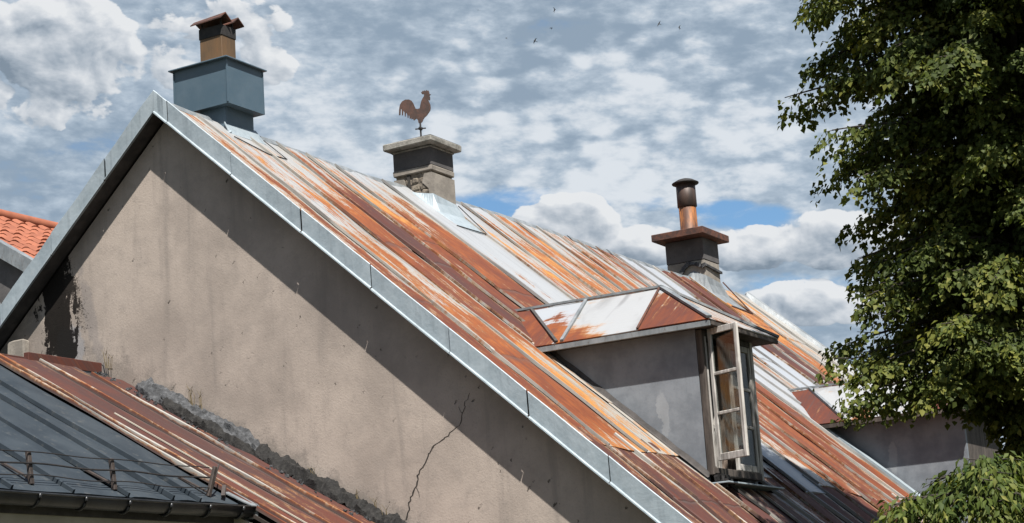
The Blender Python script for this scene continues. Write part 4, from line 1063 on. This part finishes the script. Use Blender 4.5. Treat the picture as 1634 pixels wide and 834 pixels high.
# ================================================================== tiled house behind on the left
th_ = thing('tiled_house', 'house with orange clay tile roof behind the gable on the left', 'house')
O = Vector((-11.42, 7.70, 2.42))           # top of the near rake on its ridge
dn = Vector((.857, .0, -.515)); al = Vector((0, 1, 0)); up = Vector((.515, 0, .857))
tb = bmesh.new()
w, l = .30, .30
prof = [(0, .0), (.05, .035), (.11, .045), (.17, .030), (.22, .006), (.30, .0)]
bot_ = [(p, h) for p, h in prof]
rows = []
for v in (-.05, l):
    rows.append([tb.verts.new(al*p+dn*v+up*(h+.030+(.012 if v > 0 else -.012))) for p, h in prof])
rows.append([tb.verts.new(al*p+dn*l+up*(h+.008)) for p, h in prof])
for r0, r1 in zip(rows, rows[1:]):
    for j in range(5): tb.faces.new((r0[j], r1[j], r1[j+1], r0[j+1]))
bmesh.ops.recalc_face_normals(tb, faces=tb.faces)
tm = bpy.data.meshes.new('tile'); tb.to_mesh(tm); tb.free(); tm.materials.append(M_TILE)
rt = random.Random(1)
for i in range(9):
    for j in range(18):
        o = bpy.data.objects.new('tile', tm); C.objects.link(o); o.parent = th_
        o.location = O+dn*(i*l)+al*(j*w)+Vector((rt.uniform(-.006, .006), rt.uniform(-.008, .008), rt.uniform(-.008, .008)))
        o.rotation_euler = (rt.uniform(-.012, .012), rt.uniform(-.012, .012), rt.uniform(-.015, .015))
b = bmesh.new()
bm_prism(b, [O+up*-.02, O+dn*7.5+up*-.02, O+dn*7.5+al*9+up*-.02, O+al*9+up*-.02], up*-.08)
obj_bm('roof', b, M_TILE, th_)
b = bmesh.new(); bm_tube(b, [O+al*k+up*.06 for k in range(0, 9)], .10, 10); obj_bm('ridge_tiles', b, M_TILE, th_, True)
b = bmesh.new(); bm_prism(b, [O+al*-.14+up*.06, O+dn*7.5+al*-.14+up*.06, O+dn*7.5+al*.05+up*.06, O+al*.05+up*.06], up*-.06)
bm_prism(b, [O+al*-.14+up*.0, O+dn*7.5+al*-.14+up*.0, O+dn*7.5+al*-.14+up*-.16, O+al*-.14+up*-.16], (0, .03, 0)); obj_bm('verge_flashing', b, M_ZINC_D, th_)
b = bmesh.new(); bm_prism(b, [(O.x-6, O.y, GZ), (O.x+5.6, O.y, GZ), (O.x+5.6, O.y, O.z-3.6), (O.x, O.y, O.z-.15), (O.x-6, O.y, O.z-4.6)], (0, 8.5, 0)); obj_bm('wall', b, M_PLASTER_D, th_)
b = bmesh.new(); bm_prism(b, [O+al*-.14, O+al*9, O+al*9+Vector((-6.5, 0, -4.88)), O+al*-.14+Vector((-6.5, 0, -4.88))], (0, 0, -.08)); obj_bm('back_roof', b, M_TILE, th_)
# grey sheet turret roof that shows under the verge
b = bmesh.new(); rows = []
for i in range(9):
    t = i/8
    rows.append([b.verts.new((-10.1+.9*t, 7.05+.25*s, 1.05-.9*t*t-.25*t-.10*abs(s))) for s in (-2, -1, 0, 1, 2)])
for r0, r1 in zip(rows, rows[1:]):
    for j in range(4): b.faces.new((r0[j], r0[j+1], r1[j+1], r1[j]))
obj_bm('bay_roof', b, M_ZINC_D, th_, True)

# ================================================================== foliage
def leaf_mesh(name, P, D, N, L, Wd, tint, mat, parent, kind='lime'):
    """P base points, D direction of the midrib, N leaf normal, all (n,3); one folded leaf each"""
    n = len(P); S = np.cross(D, N); S /= np.linalg.norm(S, axis=1)[:, None]+1e-9
    L = L[:, None]; Wd = Wd[:, None]
    if kind == 'lime':
        pts = [P, P+D*L*.36+S*Wd*.52+N*L*.10, P+D*L-N*L*.12, P+D*L*.36-S*Wd*.52+N*L*.10]
        tri = [(0, 1, 2), (0, 2, 3)]
    else:
        pts = [P, P+D*L*.45+S*Wd*.5+N*L*.08, P+D*L-N*L*.20, P+D*L*.45-S*Wd*.5+N*L*.08, P+D*L*.5]
        tri = [(0, 1, 4), (1, 2, 4), (2, 3, 4), (3, 0, 4)]
    k = len(pts)
    V_ = np.stack(pts, 1).reshape(-1, 3).astype(np.float32)
    Fc = (np.arange(n)[:, None, None]*k+np.array(tri)[None]).reshape(-1).astype(np.int32)
    me = bpy.data.meshes.new(name); nf = n*len(tri)
    me.vertices.add(len(V_)); me.vertices.foreach_set('co', V_.ravel())
    me.loops.add(nf*3); me.loops.foreach_set('vertex_index', Fc)
    me.polygons.add(nf); me.polygons.foreach_set('loop_start', np.arange(0, nf*3, 3, dtype=np.int32))
    me.update(calc_edges=True); me.validate()
    a = me.attributes.new('tint', 'FLOAT', 'POINT'); a.data.foreach_set('value', np.repeat(tint, k).astype(np.float32))
    me.materials.append(mat)
    o = bpy.data.objects.new(name, me); C.objects.link(o); o.parent = parent; o['kind'] = 'stuff'
    return o
def unit(a): return a/(np.linalg.norm(a, axis=-1, keepdims=True)+1e-9)

def build_tree(name, label, base, z_top, prof, seed, nbr, leafL, mat, extra=(), cat='tree', spray=10, leaves=28, kind='lime', trunk_r=.16, lobe=True):
    """prof: list of (z, radius). Branches leave the trunk, arch and droop; each carries flat sprays of leaves"""
    root = thing(name, label, cat); rg = np.random.default_rng(seed); rd_ = random.Random(seed)
    bx, by, bz = base
    zs = [p[0] for p in prof]; rs_ = [p[1] for p in prof]
    rad = lambda z: float(np.interp(z, zs, rs_))
    tp = [(bx+.05*math.sin(i*.9), by+.05*math.cos(i*1.3), bz+(z_top-bz)*i/12) for i in range(13)]
    bm = bmesh.new(); bm_tube(bm, tp, [trunk_r*(1-.85*i/12) for i in range(13)], 9); obj_bm('trunk', bm, M_BARK, root, True)
    lb = bmesh.new()
    P, D, N, T = [], [], [], []
    def add_spray(o, d, ln, tintb):
        # a fan of twigs in a drooping plane
        side = d.cross(Vector((0, 0, 1))).normalized()
        for k in range(leaves):
            t = rd_.random()**.7; s = rd_.uniform(-1, 1)
            q = o + d*(ln*t) + side*(s*ln*.55*(1-.45*t)) + Vector((0, 0, -ln*.50*t*t - abs(s)*ln*.26 + rd_.gauss(-.01, .030)))
            dd = (d*rd_.uniform(.1, .9)+side*s*rd_.uniform(.3, 1.1)+Vector((rd_.gauss(0, .3), rd_.gauss(0, .3), -rd_.uniform(.25, 1.2))))
            nn = Vector((rd_.gauss(0, .6), rd_.gauss(0, .6), .9))+d*rd_.uniform(0, .9)
            P.append(q); D.append(dd); N.append(nn); T.append(tintb+rd_.gauss(0, .18))
    def add_branch(z0, azi, r, rise, droop, tb):
        o = Vector((bx, by, z0)); h = Vector((math.cos(azi), math.sin(azi), 0))
        pts = []
        wig = rd_.uniform(-.25, .25)
        for i in range(8):
            t = i/7; hh = Vector((math.cos(azi+wig*t), math.sin(azi+wig*t), 0))
            pts.append(o+hh*(r*t)+Vector((0, 0, rise*t-droop*t*t)))
        bm_tube(lb, pts, [max(.004, .032*r/1.6*(1-.9*i/7)) for i in range(8)], 5, False)
        for k in range(spray):
            t = .18+.78*((k+rd_.random())/spray); i = min(6, int(t*7)); f = t*7-i
            p = pts[i].lerp(pts[i+1], f); tan = (pts[i+1]-pts[i]).normalized()
            a = rd_.uniform(-1.1, 1.1) if t < .93 else rd_.uniform(-.3, .3)
            d = Matrix.Rotation(a, 3, 'Z') @ Vector((tan.x, tan.y, 0)).normalized(); d = (d+Vector((0, 0, rd_.uniform(-.25, .35)))).normalized()
            ln = rd_.uniform(.16, .36)*(.75+.25*r)
            if t > .5 and rd_.random() < .6: bm_tube(lb, [p, p+d*ln*.6+Vector((0, 0, -.03))], [.006, .002], 4, False)
            add_spray(p, d, ln, tb+.18*t+rd_.gauss(0, .08))
    ga = 2.399963
    zlo, zhi = zs[0], zs[-1]
    for i in range(nbr):
        zt_ = zlo+(zhi-zlo)*((i+.5)/nbr)+rd_.uniform(-.06, .06)
        r = rad(zt_)*rd_.uniform(.55, 1.0); azi = i*ga+rd_.uniform(-.3, .3)
        rise = rd_.uniform(.05, .70)*min(1, r); dr = rise*rd_.uniform(.5, 1.1)+rd_.uniform(.03, .36)*r
        add_branch(zt_+(dr-rise)*.5, azi, r, rise, dr, rd_.uniform(.25, .6))
    for (z0, azi, r, rise, dr) in extra: add_branch(z0, azi, r, rise, dr, .45)
    obj_bm('limbs', lb, M_BARK, root, True)
    P = np.array(P); D = unit(np.array(D)); N = np.array(N); N = unit(N-D*(N*D).sum(1, keepdims=True))
    L = leafL*rg.uniform(.7, 1.25, len(P)); W = L*rg.uniform(.72, .95, len(P)) if kind == 'lime' else L*rg.uniform(.32, .5, len(P))
    leaf_mesh('foliage', P, D, N, L, W, np.clip(np.array(T), 0, 1), mat, root, kind)
    return root

TX, TY = 7.50, 2.09
azc = math.atan2(-.51, -.86)          # towards picture left
tree_prof = [(-4.5, .28), (-4.0, .34), (-3.75, .45), (-3.55, 1.15), (-3.25, 1.56), (-2.8, 1.42), (-2.4, 1.30), (-2.0, 1.28), (-1.6, 1.42), (-1.3, 1.74), (-.9, 1.95), (-.5, 1.78), (0, 1.7), (.6, 1.9), (1.2, 1.75), (1.8, 1.3), (2.4, .7), (2.9, .2)]
ext = [(-.95, azc, 1.88, .25, .25), (-1.45, azc+.1, 1.72, .25, .32), (-2.0, azc-.15, 1.42, .2, .3), (-3.15, azc+.05, 1.66, .15, .35), (-3.50, azc-.1, 1.52, .10, .30), (-.3, azc+.15, 1.6, .3, .3), (-3.3, azc+.5, 1.2, .1, .3), (-2.6, azc, 1.42, .2, .3)]
ext += [(-3.3, azc+.1, 1.72, .12, .35), (-3.0, azc-.1, 1.66, .15, .3), (-3.48, azc+.25, 1.60, .10, .25), (-3.45, azc+.6, 1.4, .1, .3), (-2.7, azc+.2, 1.5, .15, .3), (-2.3, azc+.1, 1.42, .15, .3), (-1.75, azc+.2, 1.5, .15, .3), (-3.2, azc+.4, 1.6, .1, .35), (-3.3, azc+.9, 1.3, .1, .3)]
rx = random.Random(77)
for k in range(12): ext.append((rx.uniform(.7, 2.0), R(rx.uniform(-95, 40)), rx.uniform(1.9, 2.7), rx.uniform(.2, .5), rx.uniform(.3, .6)))  # unseen boughs above the view, added to shade the lower crown
build_tree('linden_tree', 'tall leafy linden tree standing at the right in front of the roof', (TX, TY, GZ), 3.0, tree_prof, 21, 400, .051, M_LEAF, ext, spray=14, leaves=56)
shrub_prof = [(-6.8, .5), (-6.0, .80), (-5.4, .95), (-4.9, .85), (-4.6, .60), (-4.40, .25)]
build_tree('shrub', 'yellowish green leafy shrub below the linden at bottom right', (7.62, -.35, GZ), -4.42, shrub_prof, 5, 105, .072, M_LEAF2, [(-4.62, azc, .72, .1, .15), (-4.75, azc+.3, .75, .15, .25), (-4.7, azc+2.6, .9, .25, .3), (-4.55, azc+3.1, .9, .3, .25), (-4.6, azc-.8, .85, .2, .25)], cat='shrub', spray=9, leaves=22, kind='lance', trunk_r=.05)

# ================================================================== birds
def at(px, py, dist): return M.translation + (Rv*((px-817)/3034)-Uv*((py-417)/3034)+Fv)*dist
bird_spots = [(763, 16, .6, .35, 'swift banking alone at the far left of the flock'), (808, 61, .5, -.5, 'swift gliding lowest left, slim and tilted'), (854, 65, .8, .9, 'lowest bird of the flock, wings swept down against white cloud'),
              (880, 45, .5, .1, 'small bird just above and right of the lowest one'), (885, 16, .9, 1.3, 'highest bird, wings spread upright near the top edge'), (1052, 38, .85, -1.0, 'left one of the two birds flying at the right'), (1084, 44, .85, -1.2, 'rightmost bird of the flock')]
for i, (px, py, s, roll, lab) in enumerate(bird_spots):
    bt = tag(bpy.data.objects.new('bird', None), lab, 'bird', 'birds circling over the roof'); C.objects.link(bt); bt.empty_display_size = .1
    bm = bmesh.new(); bm_tube(bm, [(0, -.085, 0), (0, -.05, .004), (0, 0, .006), (0, .05, .004), (0, .075, .004), (0, .095, .0)], [.004, .014, .022, .020, .016, .004], 8)
    obj_bm('body', bm, M_BIRD, bt, True)
    for sg in (-1, 1):
        bm = bmesh.new()
        bm_prism(bm, [(sg*.01, .045, .008), (sg*.09, .055, .030), (sg*.20, -.03, .05), (sg*.10, .0, .030), (sg*.01, -.02, .006)], (0, 0, .004))
        obj_bm('wing', bm, M_BIRD, bt)
    bm = bmesh.new(); bm_prism(bm, [(-.008, -.075, 0), (.008, -.075, 0), (.030, -.15, 0), (0, -.115, 0), (-.030, -.15, 0)], (0, 0, .003)); obj_bm('tail', bm, M_BIRD, bt)
    bt.location = at(px, py, 75+i*3); bt.scale = (s,)*3
    bt.rotation_euler = (R(20+i*11), roll, R(40+i*67))
